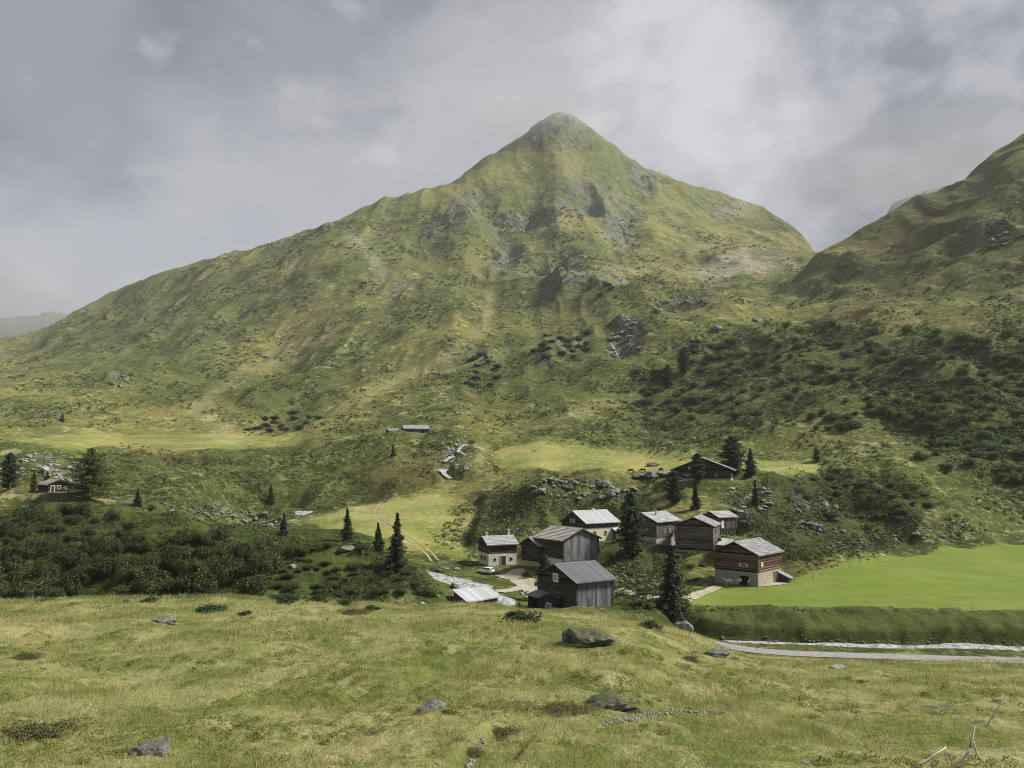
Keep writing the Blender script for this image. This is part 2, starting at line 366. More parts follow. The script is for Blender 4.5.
# ------------------------------------------------------------------ ground material
M = {}
def ground_material():
    m, t = mat('alpine_ground')
    P = t.obj
    def attr(name):
        a = t.node('ShaderNodeAttribute'); a.attribute_name = name
        s = t.node('ShaderNodeSeparateColor'); t.l.new(a.outputs['Color'], s.inputs[0])
        return s.outputs[0], s.outputs[1], s.outputs[2], a.outputs['Alpha']
    field, flat, heath, rock = attr('zone_a')
    scree, track, brown, shrub = attr('zone_b')
    fore, bank, water, far = attr('zone_c')
    big = t.noise(P, .006, 6, .62); mid = t.noise(P, .045, 9, .66); fine = t.noise(P, .55, 7, .7); tiny = t.noise(P, 4.5, 3, .7)
    streak = t.noise(t.scale(P, (1.0, .35, 1.0)), .3, 8, .68)
    # mountain turf; the dark noise also paints the shadows between tussocks
    v = t.math('ADD', t.math('MULTIPLY', mid, .55), t.math('MULTIPLY', fine, .45))
    turf = t.mix(t.ramp(v, .42, .57), C_TURF_D, C_TURF_L)
    turf = t.mix(t.math('MULTIPLY', t.ramp(big, .45, .62), .75), turf, C_TURF_Y)
    turf = t.mix(t.math('MULTIPLY', t.ramp(fine, .56, .64), .55), turf, C_STRAW)
    turf = t.mix(t.math('MULTIPLY', t.ramp(t.noise(P, .14, 7, .74), .53, .61), .65), turf, C_SHRUB)
    turf = t.mix(t.math('MULTIPLY', t.ramp(t.noise(t.scale(P, (1, .6, 1.6)), .10, 8, .76), .56, .63), .55), turf, C_STRAW)
    # near meadow: straw and green patches
    near = t.mix(t.ramp(t.noise(P, .13, 8, .70), .44, .57), C_MEADOW_G, C_MEADOW_Y)
    near = t.mix(t.math('MULTIPLY', t.ramp(streak, .53, .66), .75), near, C_STRAW)
    near = t.mix(t.math('MULTIPLY', t.ramp(t.noise(P, .42, 7, .74), .54, .63), .8), near, C_MOSS)
    near = t.mix(t.ramp(tiny, .35, .75, 0, .35), near, C_MOSS)
    c = t.mix(fore, turf, near)
    # heath of dwarf shrubs; shrub zone also carries slope shading painted as colour
    hm = t.mix(t.ramp(fine, .40, .62), C_SHRUB, C_HEATH)
    hm = t.mix(t.math('MULTIPLY', t.ramp(mid, .53, .64), .4), hm, C_TURF_L)
    c = t.mix(t.math('MULTIPLY', heath, t.ramp(mid, .25, .50, .85, 1)), c, hm)
    c = t.mix(t.math('MULTIPLY', shrub, .75), c, t.mix(t.ramp(fine, .42, .6), C_SHRUB, C_HEATH))
    # dry flats, and sunlight on the peak's right face painted in colour
    fl = t.mix(t.ramp(mid, .42, .58), C_FLAT_G, C_FLAT_Y)
    fl = t.mix(t.math('MULTIPLY', t.ramp(fine, .52, .66), .5), fl, C_STRAW)
    c = t.mix(t.ramp(t.math('ADD', flat, t.math('MULTIPLY', t.math('SUBTRACT', t.noise(P, .09, 8, .7), .5), 1.3)), .35, .75, 0, .9), c, fl)
    c = t.mix(t.math('MULTIPLY', brown, t.ramp(fine, .35, .55)), c, C_BROWN)
    # mown field
    stripes = t.noise(t.scale(P, (.12, 1.0, 1.0)), .35, 4, .6)
    fd = t.mix(t.ramp(t.math('ADD', t.math('MULTIPLY', stripes, .4), t.math('MULTIPLY', t.noise(P, .35, 9, .75), .6)), .36, .64), C_FIELD_D, C_FIELD_L)
    fd = t.mix(t.ramp(t.noise(P, .05, 5, .6), .5, .7, 0, .5), fd, C_FIELD_Y)
    c = t.mix(t.ramp(t.math('ADD', field, t.math('MULTIPLY', t.math('SUBTRACT', t.noise(P, .5, 6, .7), .5), 1.2)), .42, .58), c, fd)
    bk = t.mix(t.ramp(streak, .40, .60), C_BANK_D, C_BANK_L)
    c = t.mix(bank, c, bk)
    c = t.mix(t.math('MULTIPLY', track, t.ramp(t.math('ADD', t.math('MULTIPLY', mid, .5), t.math('MULTIPLY', fine, .5)), .36, .54, 0, .5)), c, C_PATH)
    # scree and rock
    c = t.mix(t.math('MULTIPLY', scree, t.ramp(t.math('ADD', t.math('MULTIPLY', mid, .5), t.math('MULTIPLY', fine, .5)), .40, .54, 0, .8)), c, C_SCREE)
    rk = t.mix(t.ramp(t.noise(P, .25, 9, .72), .38, .62), C_ROCK_D, C_ROCK_L)
    crack = t.voro(t.scale(P, (1, 1, .5)), .10, 'DISTANCE_TO_EDGE')
    rk = t.mix(t.ramp(crack, .0, .10, .7, 0), rk, (.05, .052, .045))
    sel = t.math('ADD', rock, t.math('MULTIPLY', t.math('SUBTRACT', t.noise(P, .07, 10, .78), .5), 5.0))
    c = t.mix(t.ramp(sel, .72, .80, 0, .9), c, rk)
    # lone stones peppering the slopes
    st = t.math('MULTIPLY', t.ramp(t.noise(P, .17, 9, .8), .655, .69), far)
    c = t.mix(t.math('MULTIPLY', st, .75), c, C_ROCK_L)
    t.l.new(c, t.bsdf.inputs['Base Color'])
    h = t.math('ADD', t.math('MULTIPLY', t.noise(P, .10, 10, .74), 6.0), t.math('MULTIPLY', fine, 1.2))
    amount = t.math('SUBTRACT', 1.0, t.math('MULTIPLY', t.math('MAXIMUM', field, t.math('MULTIPLY', flat, .7)), .92))
    n = t.node('ShaderNodeBump'); n.inputs['Distance'].default_value = .8
    t.put(n.inputs['Strength'], t.math('MULTIPLY', amount, .75)); t.put(n.inputs['Height'], h)
    t.l.new(n.outputs[0], t.bsdf.inputs['Normal'])
    t.bsdf.inputs['Roughness'].default_value = .95; t.bsdf.inputs['Specular IOR Level'].default_value = .05
    return m
C_TURF_D=(.036,.051,.013); C_TURF_L=(.115,.130,.036); C_TURF_Y=(.190,.172,.056); C_STRAW=(.43,.385,.205)
C_SHRUB=(.028,.042,.012); C_HEATH=(.066,.086,.022); C_MEADOW_G=(.165,.190,.052); C_MEADOW_Y=(.318,.305,.128); C_MOSS=(.075,.095,.023)
C_FLAT_G=(.125,.150,.036); C_FLAT_Y=(.225,.215,.070); C_BROWN=(.095,.062,.032)
C_FIELD_D=(.086,.122,.022); C_FIELD_L=(.130,.168,.032); C_FIELD_Y=(.165,.185,.055); C_BANK_D=(.034,.046,.012); C_BANK_L=(.092,.104,.03)
C_PATH=(.34,.29,.155); C_SCREE=(.27,.255,.20); C_ROCK_D=(.045,.050,.040); C_ROCK_L=(.205,.208,.178)

# ------------------------------------------------------------------ sky, sun, air
SUN_EL, SUN_AZ = 44.0, 84.0        # azimuth clockwise from the view direction (+y)
def make_light():
    from mathutils import Vector
    w = bpy.data.worlds.new('World'); SC.world = w; w.use_nodes = True
    nt = w.node_tree; t = NT(w)
    for n in list(t.n): t.n.remove(n)
    out = t.node('ShaderNodeOutputWorld')
    sky = t.node('ShaderNodeTexSky', sky_type='NISHITA'); sky.sun_disc = False
    sky.sun_elevation = R(SUN_EL); sky.sun_rotation = R(SUN_AZ); sky.altitude = 1700
    bg1 = t.node('ShaderNodeBackground'); t.l.new(sky.outputs[0], bg1.inputs[0]); bg1.inputs[1].default_value = .05
    tc = t.node('ShaderNodeTexCoord'); V = tc.outputs['Generated']
    sep = t.node('ShaderNodeSeparateXYZ'); t.l.new(V, sep.inputs[0])
    def toward(px, py, lo, hi):              # 1 near the sky direction seen at that point, 0 away from it
        e = elev(py); x = (px - CX) / F / ycomp(py); L = math.sqrt(x * x + 1 + e * e)
        d = t.node('ShaderNodeVectorMath', operation='DOT_PRODUCT'); t.l.new(V, d.inputs[0]); d.inputs[1].default_value = (x / L, 1 / L, e / L)
        return t.ramp(d.outputs['Value'], math.cos(hi), math.cos(lo))
    VS = t.scale(V, (1.0, 1.0, 1.5))
    warp = t.node('ShaderNodeVectorMath', operation='ADD')
    wn = t.node('ShaderNodeTexNoise'); t.l.new(VS, wn.inputs['Vector']); wn.inputs['Scale'].default_value = 3.0; wn.inputs['Detail'].default_value = 5
    wm = t.node('ShaderNodeVectorMath', operation='SCALE'); t.l.new(wn.outputs['Color'], wm.inputs[0]); wm.inputs['Scale'].default_value = .12
    t.l.new(VS, warp.inputs[0]); t.l.new(wm.outputs[0], warp.inputs[1]); W = warp.outputs[0]
    big = t.noise(W, 2.4, 7, .50); det = t.noise(W, 6.0, 9, .55); puff = t.noise(W, 10.0, 8, .55)
    f = t.math('ADD', t.math('MULTIPLY', big, .6), t.math('MULTIPLY', det, .4))
    base = t.mix(t.ramp(f, .40, .60), CL_MID, CL_LIGHT)
    def mass(near, n, amount, lo, hi):       # a bank of cloud with a ragged, half sharp rim
        return t.ramp(t.math('ADD', near, t.math('MULTIPLY', t.math('SUBTRACT', n, .5), amount)), lo, hi)
    f2 = t.math('ADD', t.math('MULTIPLY', f, .5), t.math('MULTIPLY', t.noise(W, 4.2, 8, .6), .5))
    def side(p, q, n, amount, lo, hi):       # the part of the sky below the line through two sky points, its rim ragged
        d = [Vector(((x - CX) / F / ycomp(y), 1, elev(y))).normalized() for x, y in (p, q)]
        nr = d[0].cross(d[1]).normalized()
        k = t.node('ShaderNodeVectorMath', operation='DOT_PRODUCT'); t.l.new(V, k.inputs[0]); k.inputs[1].default_value = tuple(nr)
        return t.ramp(t.math('ADD', k.outputs['Value'], t.math('MULTIPLY', t.math('SUBTRACT', n, .5), amount)), lo, hi)
    left = t.math('MULTIPLY', side((480, 40), (190, 165), f2, .62, -.02, .06), t.ramp(toward(300, 200, .12, .62), .0, .5))
    right = t.math('MULTIPLY', side((770, 240), (735, 20), f2, .60, -.02, .08), t.ramp(toward(880, 190, .08, .40), .0, .6))
    dark = t.math('MAXIMUM', left, right)
    base = t.mix(t.math('MULTIPLY', dark, .88), base, t.mix(t.ramp(det, .38, .60), CL_DEEP, CL_DARK))
    low = t.ramp(sep.outputs[2], .30, .05)
    base = t.mix(t.math('MULTIPLY', low, .35), base, CL_DARK)
    glow = t.math('MAXIMUM', mass(toward(680, 100, .0, .24), t.math('ADD', t.math('MULTIPLY', puff, .6), t.math('MULTIPLY', det, .4)), 3.4, .40, 1.0), t.math('MULTIPLY', mass(toward(910, 20, .0, .30), puff, 4.0, .40, 1.05), .55))
    base = t.mix(t.math('MULTIPLY', glow, .75), base, CL_BRIGHT)
    bg2 = t.node('ShaderNodeBackground'); t.l.new(base, bg2.inputs[0]); bg2.inputs[1].default_value = CL_STRENGTH
    mx = t.node('ShaderNodeMixShader'); mx.inputs[0].default_value = .93
    t.l.new(bg1.outputs[0], mx.inputs[1]); t.l.new(bg2.outputs[0], mx.inputs[2]); t.l.new(mx.outputs[0], out.inputs[0])
    s = bpy.data.lights.new('sun', 'SUN'); s.energy = SUN_POWER; s.angle = R(SUN_SOFT); s.color = (1, .96, .88)
    so = bpy.data.objects.new('sun', s); COL.objects.link(so)
    az, el = R(SUN_AZ), R(SUN_EL)
    from mathutils import Vector
    d = Vector((math.sin(az) * math.cos(el), math.cos(az) * math.cos(el), math.sin(el)))
    so.rotation_euler = d.to_track_quat('Z', 'Y').to_euler()
CL_DARK=(.262,.278,.298); CL_MID=(.378,.386,.405); CL_LIGHT=(.462,.464,.478); CL_BRIGHT=(.70,.69,.695); CL_DEEP=(.188,.204,.224)
CL_STRENGTH = .35; SUN_POWER = 2.8; SUN_SOFT = 9.0
HAZE = .00006
def make_haze(top):
    import bmesh
    bm = bmesh.new(); bmesh.ops.create_cube(bm, size=1)
    me = bpy.data.meshes.new('haze'); bm.to_mesh(me); bm.free()
    o = bpy.data.objects.new('haze', me); COL.objects.link(o)
    xs = max(abs(GX).max() + 50, 1000)
    zlo = GZ.min() - 1.0
    o.dimensions = (1, 1, 1)
    o.scale = (2 * xs, 6800, top - zlo); o.location = (0, 3300, (top + zlo) / 2)
    m = bpy.data.materials.new('air'); m.use_nodes = True; t = NT(m); t.n.remove(t.n['Principled BSDF'])
    v = t.node('ShaderNodeVolumePrincipled'); v.inputs['Color'].default_value = (.86, .90, .97, 1); v.inputs['Density'].default_value = HAZE
    t.l.new(v.outputs[0], t.n['Material Output'].inputs['Volume'])
    me.materials.append(m); o['kind'] = 'stuff'
    return o
SC.view_settings.view_transform = 'Standard'; SC.view_settings.look = 'None'
SC.view_settings.exposure = 1.6; SC.view_settings.gamma = 1.0
SC.cycles.use_denoising = True; SC.cycles.denoising_prefilter = 'ACCURATE'; SC.cycles.denoising_input_passes = 'RGB_ALBEDO_NORMAL'
SC.cycles.filter_width = 1.0
SC.cycles.max_bounces = 6; SC.cycles.diffuse_bounces = 3; SC.cycles.glossy_bounces = 2
SC.cycles.transparent_max_bounces = 8; SC.cycles.volume_bounces = 0
# ------------------------------------------------------------------ mesh builder and naming
from mathutils import Vector, Matrix
class MB:
    def __init__(self): self.v = []; self.f = []; self.m = []; self.k = 0
    def add(self, vs, fs, mi=None):
        b = len(self.v); self.v += [tuple(p) for p in vs]; self.f += [tuple(b + i for i in f) for f in fs]
        self.m += [self.k if mi is None else mi] * len(fs); return self
    def box(self, x0, x1, y0, y1, z0, z1, mi=None):
        return self.add([(x0,y0,z0),(x1,y0,z0),(x1,y1,z0),(x0,y1,z0),(x0,y0,z1),(x1,y0,z1),(x1,y1,z1),(x0,y1,z1)],
                        [(3,2,1,0),(4,5,6,7),(0,1,5,4),(1,2,6,5),(2,3,7,6),(3,0,4,7)], mi)
    def beam(self, p, q, w, h=None, up=(0,0,1), mi=None):
        """square bar from p to q"""
        h = h or w; p = Vector(p); q = Vector(q); d = (q - p).normalized()
        u = Vector(up)
        if abs(d.dot(u)) > .98: u = Vector((1, 0, 0))
        s = d.cross(u).normalized(); u = s.cross(d)
        vs = []
        for c in (p, q):
            for a, b in ((-1,-1),(1,-1),(1,1),(-1,1)): vs.append(c + s * a * w / 2 + u * b * h / 2)
        return self.add(vs, [(3,2,1,0),(4,5,6,7),(0,1,5,4),(1,2,6,5),(2,3,7,6),(3,0,4,7)], mi)
    def tube(self, pts, rads, n=6, mi=None, cap=True):
        pts = [Vector(p) for p in pts]
        if not hasattr(rads, '__len__'): rads = [rads] * len(pts)
        vs = []
        for i, p in enumerate(pts):
            d = (pts[min(i + 1, len(pts) - 1)] - pts[max(i - 1, 0)]).normalized()
            u = Vector((0, 0, 1)) if abs(d.z) < .95 else Vector((1, 0, 0))
            s = d.cross(u).normalized(); u = s.cross(d)
            for k in range(n):
                a = 2 * math.pi * k / n; vs.append(p + (s * math.cos(a) + u * math.sin(a)) * rads[i])
        fs = [(i*n+k, i*n+(k+1)%n, (i+1)*n+(k+1)%n, (i+1)*n+k) for i in range(len(pts)-1) for k in range(n)]
        if cap: fs += [tuple(range(n))[::-1], tuple(range((len(pts)-1)*n, len(pts)*n))]
        return self.add(vs, fs, mi)
    def prism(self, prof, a, b, axis='x', mi=None):
        """closed 2-d outline pushed from a to b along an axis"""
        n = len(prof)
        put = {'x': lambda t, p: (t, p[0], p[1]), 'y': lambda t, p: (p[0], t, p[1]), 'z': lambda t, p: (p[0], p[1], t)}[axis]
        vs = [put(a, p) for p in prof] + [put(b, p) for p in prof]
        fs = [tuple(range(n))[::-1], tuple(range(n, 2*n))] + [(i, (i+1)%n, n+(i+1)%n, n+i) for i in range(n)]
        return self.add(vs, fs, mi)
    def mesh(self, name, mats, smooth=False):
        me = bpy.data.meshes.new(name); me.from_pydata(self.v, [], self.f)
        for m in (mats if isinstance(mats, (list, tuple)) else [mats]): me.materials.append(m)
        for p, k in zip(me.polygons, self.m): p.material_index = k; p.use_smooth = smooth
        import bmesh
        bm = bmesh.new(); bm.from_mesh(me); bmesh.ops.recalc_face_normals(bm, faces=bm.faces); bm.to_mesh(me); bm.free()
        return me
    def build(self, name, mats, parent=None, smooth=False):
        return link(name, self.mesh(name, mats, smooth), parent)
def link(name, me, parent=None):
    o = bpy.data.objects.new(name, me); COL.objects.link(o)
    if parent is not None: o.parent = parent
    return o
def tag(o, label=None, cat=None, group=None, kind=None):
    for k, v in (('label', label), ('category', cat), ('group', group), ('kind', kind)):
        if v: o[k] = v
    return o
def empty(name, loc, rz=0.0, label=None, cat=None, group=None):
    o = bpy.data.objects.new(name, None); COL.objects.link(o); o.location = loc; o.rotation_euler = (0, 0, rz)
    o.empty_display_size = .5
    return tag(o, label, cat, group)
def np_mesh(name, V, Fq, mats, smooth=False):
    """mesh from arrays; all faces with the same corner count"""
    me = bpy.data.meshes.new(name); k = Fq.shape[1]; nf = len(Fq)
    me.vertices.add(len(V)); me.vertices.foreach_set('co', V.astype(np.float32).ravel())
    me.loops.add(nf * k); me.loops.foreach_set('vertex_index', Fq.astype(np.int32).ravel())
    me.polygons.add(nf); me.polygons.foreach_set('loop_start', np.arange(0, nf * k, k, dtype=np.int32))
    me.polygons.foreach_set('loop_total', np.full(nf, k, dtype=np.int32))
    if smooth: me.polygons.foreach_set('use_smooth', np.ones(nf, dtype=bool))
    me.update(calc_edges=True)
    for m in (mats if isinstance(mats, (list, tuple)) else [mats]): me.materials.append(m)
    return me

# ------------------------------------------------------------------ building plots, stream beds, road beds
refresh()
# name: x, y (centre), eave height, turn (deg), roof length, roof width, rise, ground, visible eave side
SITE = {
 'stone_hut':   (-3.68, 198.4, -19.7, 21.8, 8.62, 8.2, 1.83, -24.8, -1),
 'small_barn':  (6.9, 187.5, -18.9, 40, 8.0, 7.0, 1.9, -24.3, -1),
 'big_barn':    (12.92, 185.0, -17.1, 126.9, 11.42, 12.29, 2.43, -23.7, 1),
 'white_chalet':(21.0, 210.1, -15.1, 33, 11.9, 11.5, 2.94, -19.9, -1),
 'front_barn':  (11.5, 143.0, -20.2, 32, 9.4, 13.0, 2.5, -25.9, -1),
 'light_hut':   (36.7, 201.7, -14.2, 43, 10.8, 9.9, 2.1, -19.2, -1),
 'log_barn':    (46.1, 193.5, -14.65, 65.8, 10.7, 9.97, 2.07, -21.0, -1),
 'stilt_barn':  (54.9, 206.0, -13.5, 28.8, 7.05, 6.67, 1.35, -18.7, -1),
 'brown_chalet':(50.2, 166.7, -18.3, 46.6, 12.1, 10.9, 2.45, -24.6, -1),
 'hill_chalet': (63.5, 256.0, -1.6, 70, 14.0, 20.0, 4.0, -4.9, -1),
 'left_hut':    (-127.6, 216.4, -5.4, 136.7, 9.5, 6.6, 1.5, -7.6, 1),
 'far_hut':     (-49.9, 398, 18.5, 15.5, 13.7, 8.8, 1.9, 15.6, -1),
 'far_shed':    (-60.8, 395, 17.2, 19.5, 6.6, 7.3, 1.5, 14.4, -1),
}
for k, (x, y, ze, th, L, W, rise, g, side) in SITE.items():
    level_pad(x, y, g, max(L, W) * .62, 5.0 if y < 300 else 4.0)
refresh()
def P(u, v, **k):
    p = pick(u, v, **k)
    return p if p is not None else on_ground(u, 120)
def path_points(uvs, step=2.0, smooth=True):
    pts = np.array([P(u, v, near=100) for u, v in uvs])
    seg = np.r_[0, np.cumsum(np.linalg.norm(np.diff(pts, axis=0), axis=1))]
    n = max(int(seg[-1] / step), 2); s = np.linspace(0, seg[-1], n)
    out = np.stack([pchip(seg, pts[:, i], s) for i in range(3)], 1)
    if smooth:
        for i in range(3):
            q = np.pad(out[:, i], 4, mode='edge'); out[:, i] = np.convolve(q, np.ones(9) / 9, 'valid')
    return out
def ribbon(name, pts, width, lift, material, cross=5, jitter=.0, kind='structure'):
    """strip laid along a line, its rows level across"""
    n = len(pts); wid = width if hasattr(width, '__len__') else [width] * n
    V = []
    for i in range(n):
        d = pts[min(i + 1, n - 1)] - pts[max(i - 1, 0)]; d = d[:2] / (np.linalg.norm(d[:2]) + 1e-9); s = np.array([-d[1], d[0]])
        for j in range(cross):
            t = (j / (cross - 1) - .5) * wid[i]
            if j in (0, cross - 1) and jitter: t *= 1 + jitter * vnoise(np.array([i * .45 + 9.1 * j]), np.array([j * 3.3]), 5)[0]
            V.append((pts[i][0] + s[0] * t, pts[i][1] + s[1] * t, pts[i][2] + lift))
    Fq = np.array([(i*cross+j, i*cross+j+1, (i+1)*cross+j+1, (i+1)*cross+j) for i in range(n-1) for j in range(cross-1)])
    me = np_mesh(name, np.array(V), Fq, material, True)
    return tag(link(name, me), kind=kind)
def drape(name, pts, width, lift, material, cross=5, jitter=.25):
    o = ribbon(name, pts, width, 0, material, cross, jitter)
    for v in o.data.vertices: v.co.z = height(v.co.x, v.co.y) + lift
    return o

def water_material():
    m, t = mat('white_water')
    n = t.noise(t.scale(t.obj, (1, .6, 1)), .9, 7, .68); n2 = t.noise(t.obj, 3.2, 5, .65)
    foam = t.ramp(t.math('ADD', t.math('MULTIPLY', n, .6), t.math('MULTIPLY', n2, .4)), .43, .60)
    t.l.new(t.mix(foam, (.17, .195, .20), (.42, .43, .44)), t.bsdf.inputs['Base Color'])
    t.l.new(t.ramp(foam, 0, 1, .12, .6), t.bsdf.inputs['Roughness']); t.bsdf.inputs['Specular IOR Level'].default_value = .5
    t.l.new(t.bump(t.math('ADD', n, t.math('MULTIPLY', n2, .4)), .8, .35), t.bsdf.inputs['Normal'])
    return m
def gravel_material(name, a, b):
    m, t = mat(name)
    n = t.noise(t.obj, 1.3, 8, .7); n2 = t.noise(t.obj, .22, 4, .6)
    c = t.mix(t.ramp(n, .38, .62), a, b); c = t.mix(t.ramp(n2, .5, .7, 0, .45), c, (.15, .15, .06))
    t.l.new(c, t.bsdf.inputs['Base Color']); t.l.new(t.bump(n, .5, .1), t.bsdf.inputs['Normal'])
    return m
M['water'] = water_material()
M['gravel'] = gravel_material('pale_gravel', (.22, .205, .15), (.36, .335, .27))
M['road'] = gravel_material('grey_road', (.17, .17, .168), (.235, .235, .23))
M['rut'] = gravel_material('dusty_rut', (.20, .18, .09), (.31, .28, .17))

def at(u, v, d):
    """point seen at (u, v) standing d metres off"""
    return (d * (u - CX) / F / ycomp(v), d, d * elev(v))
def course(pts, step=2.0):
    pts = np.array([at(*p) for p in pts]); seg = np.r_[0, np.cumsum(np.linalg.norm(np.diff(pts, axis=0), axis=1))]
    s = np.linspace(0, seg[-1], max(int(seg[-1] / step), 2))
    return np.stack([pchip(seg, pts[:, i], s) for i in range(3)], 1)
riv1 = course([(392,567,193),(411,571,185.5),(436,576,178),(460,581.5,170.5),(478,588,162),(489,597,153.5),(498,608,146),(520,622,141)])
riv2 = course([(690,637,139),(722,641.2,137.5),(760,641.8,137),(800,642.6,137.4),(850,643.2,136.8),(905,645.2,137.2),(960,644.8,138),(1030,646.4,138.2),(1110,647.5,138.4)])
road = course([(640,622,143),(680,634,135),(705,641.5,130),(722,645.5,127.5),(750,650,126),(790,653.3,125),(850,655.6,124.2),(940,658.6,122.6),(1024,661,121),(1110,663,120)])
stream = path_points([(470,441),(461,447),(454,455),(444,462),(440,468),(449,476),(455,482)], step=1.5)
pool = path_points([(283,519),(292,517),(302,513),(312,509)], step=2)
carve(riv1[::2], 6.5, .7, 3.0); carve(riv2[::3], 5.6, .8, 1.6); carve(road[::3], 3.8, .03, 1.6)
carve(stream[::2], 3.0, .6, 3.5); carve(pool[::2], 6, .4, 4)
gul = [tuple(P(u, v)) for u, v in ((520,722),(503,730),(492,740),(482,752),(476,766))]
for q in range(5): gul[q] = (gul[q][0], gul[q][1], height(gul[q][0], gul[q][1]))
carve(gul, .5, .55, 1.1)
refresh()
ribbon('river', riv1, 7.6, -.25, M['water'], 7, .25)
w2 = 4.2 + 2.6 * np.exp(-((np.arange(len(riv2)) / len(riv2) - .60) / .07) ** 2)
ribbon('river', riv2, list(w2), -.42, M['water'], 7, .45)
ribbon('road', road, 3.7, .06, M['road'], 4, .04)
_n = len(stream)
for a, b in ((.12, .34), (.42, .60), (.74, .93)): ribbon('stream', stream[int(a * _n):int(b * _n)], 1.9, -.15, M['water'], 5, .9)
ribbon('pool', pool, 6.5, -.1, M['water'], 5, .4)
trk = path_points([(390,498),(384,503),(379,508),(377,514),(384,522),(398,530),(414,541),(426,550),(437,562)], step=1.2)
for off in (-.9, .9):
    d = np.gradient(trk[:, :2], axis=0); d /= np.linalg.norm(d, axis=1)[:, None] + 1e-9
    q = trk.copy(); q[:, 0] -= d[:, 1] * off; q[:, 1] += d[:, 0] * off
    drape('track', q, .55, .07, M['rut'], 3)
drape('path', path_points([(505,572),(514,576),(523,581),(531,588),(536,595)], step=1), 5.2, .08, M['gravel'], 7)
drape('path', path_points([(497,593.5),(506,590),(518,588),(530,588)], step=1), 2.6, .12, M['gravel'], 5)
drape('path', path_points([(612,589),(628,592),(645,596),(662,599)], step=1), 2.6, .08, M['gravel'], 5)
drape('path', path_points([(682,600),(697,594),(712,589),(722,586)], step=1), 2.2, .08, M['gravel'], 5)
drape('paved_yard', path_points([(757,586),(770,584.5),(789,582.5)], step=.8), 3.0, .10, M['gravel'], 6)
drape('path', path_points([(545,562),(560,566),(575,570)], step=1), 2.0, .08, M['gravel'], 4)
# ------------------------------------------------------------------ building materials
def wood(name, a, b, c, axis, gloss=.85):
    """weathered boards: every board its own tone, grain along the axis, streaks of weather"""
    m, t = mat(name)
    s = {'x': (.15, 3, 3), 'y': (3, .15, 3), 'z': (3, 3, .15)}[axis]
    g = t.noise(t.scale(t.obj, s), 3.0, 6, .65); w = t.noise(t.scale(t.obj, tuple(min(1, k) for k in s)), 1.2, 5, .6)
    isl = t.geo.outputs['Random Per Island']
    f = t.math('ADD', t.math('MULTIPLY', isl, .6), t.math('MULTIPLY', g, .4))
    col = t.mix(t.ramp(f, .2, .8), a, b); col = t.mix(t.ramp(w, .45, .68, 0, .85), col, c)
    t.l.new(col, t.bsdf.inputs['Base Color']); t.bsdf.inputs['Roughness'].default_value = gloss
    t.l.new(t.bump(g, .5, .03), t.bsdf.inputs['Normal'])
    return m
def stone_wall(name, a, b, mortar, size=2.2):
    m, t = mat(name)
    wp = t.node('ShaderNodeVectorMath', operation='ADD'); wn = t.node('ShaderNodeTexNoise'); t.l.new(t.obj, wn.inputs[0]); wn.inputs['Scale'].default_value = 2
    sc = t.node('ShaderNodeVectorMath', operation='SCALE'); t.l.new(wn.outputs['Color'], sc.inputs[0]); sc.inputs['Scale'].default_value = .25
    t.l.new(t.scale(t.obj, (1, 1, 1.6)), wp.inputs[0]); t.l.new(sc.outputs[0], wp.inputs[1])
    e = t.voro(wp.outputs[0], size, 'DISTANCE_TO_EDGE'); cid = t.voro(wp.outputs[0], size, 'F1', 'Color')
    sp = t.node('ShaderNodeSeparateColor'); t.l.new(cid, sp.inputs[0])
    c = t.mix(sp.outputs[0], a, b); c = t.mix(t.ramp(t.noise(t.obj, .8, 6, .65), .45, .7, 0, .6), c, mortar)
    c = t.mix(t.ramp(e, .02, .07, .85, 0), c, mortar)
    t.l.new(c, t.bsdf.inputs['Base Color']); t.l.new(t.bump(t.ramp(e, 0, .12), .8, .08), t.bsdf.inputs['Normal'])
    return m
def shingle(name, a, b, c, rough=.75, spec=.3):
    m, t = mat(name)
    isl = t.geo.outputs['Random Per Island']
    n = t.noise(t.obj, .9, 7, .68); f = t.math('ADD', t.math('MULTIPLY', isl, .55), t.math('MULTIPLY', n, .45))
    col = t.mix(t.ramp(f, .25, .75), a, b); col = t.mix(t.ramp(t.noise(t.scale(t.obj, (1.5, .4, 1)), .8, 6, .65), .5, .72, 0, .7), col, c)
    t.l.new(col, t.bsdf.inputs['Base Color']); t.bsdf.inputs['Roughness'].default_value = rough; t.bsdf.inputs['Specular IOR Level'].default_value = spec
    return m
def plain(name, a, b=None, rough=.8, spec=.2, metal=0, scale=2.0):
    m, t = mat(name)
    t.l.new(t.mix(t.ramp(t.noise(t.obj, scale, 5, .65), .38, .64), a, b or tuple(x * .8 for x in a)), t.bsdf.inputs['Base Color'])
    t.bsdf.inputs['Roughness'].default_value = rough; t.bsdf.inputs['Specular IOR Level'].default_value = spec; t.bsdf.inputs['Metallic'].default_value = metal
    return m
for ax in 'xyz':
    M['log_dark_' + ax] = wood('dark_log_' + ax, (.018, .014, .011), (.068, .050, .038), (.10, .083, .068), ax)
    M['log_brown_' + ax] = wood('brown_log_' + ax, (.050, .030, .019), (.165, .105, .062), (.13, .09, .06), ax)
    M['log_grey_' + ax] = wood('grey_log_' + ax, (.040, .034, .029), (.150, .128, .105), (.20, .175, .145), ax)
    M['plank_grey_' + ax] = wood('grey_plank_' + ax, (.050, .053, .057), (.135, .142, .15), (.23, .236, .242), ax)
    M['plank_dark_' + ax] = wood('dark_plank_' + ax, (.040, .036, .033), (.090, .082, .075), (.12, .112, .105), ax)
M['stone'] = stone_wall('rubble_stone_wall', (.23, .20, .15), (.42, .37, .28), (.40, .36, .29))
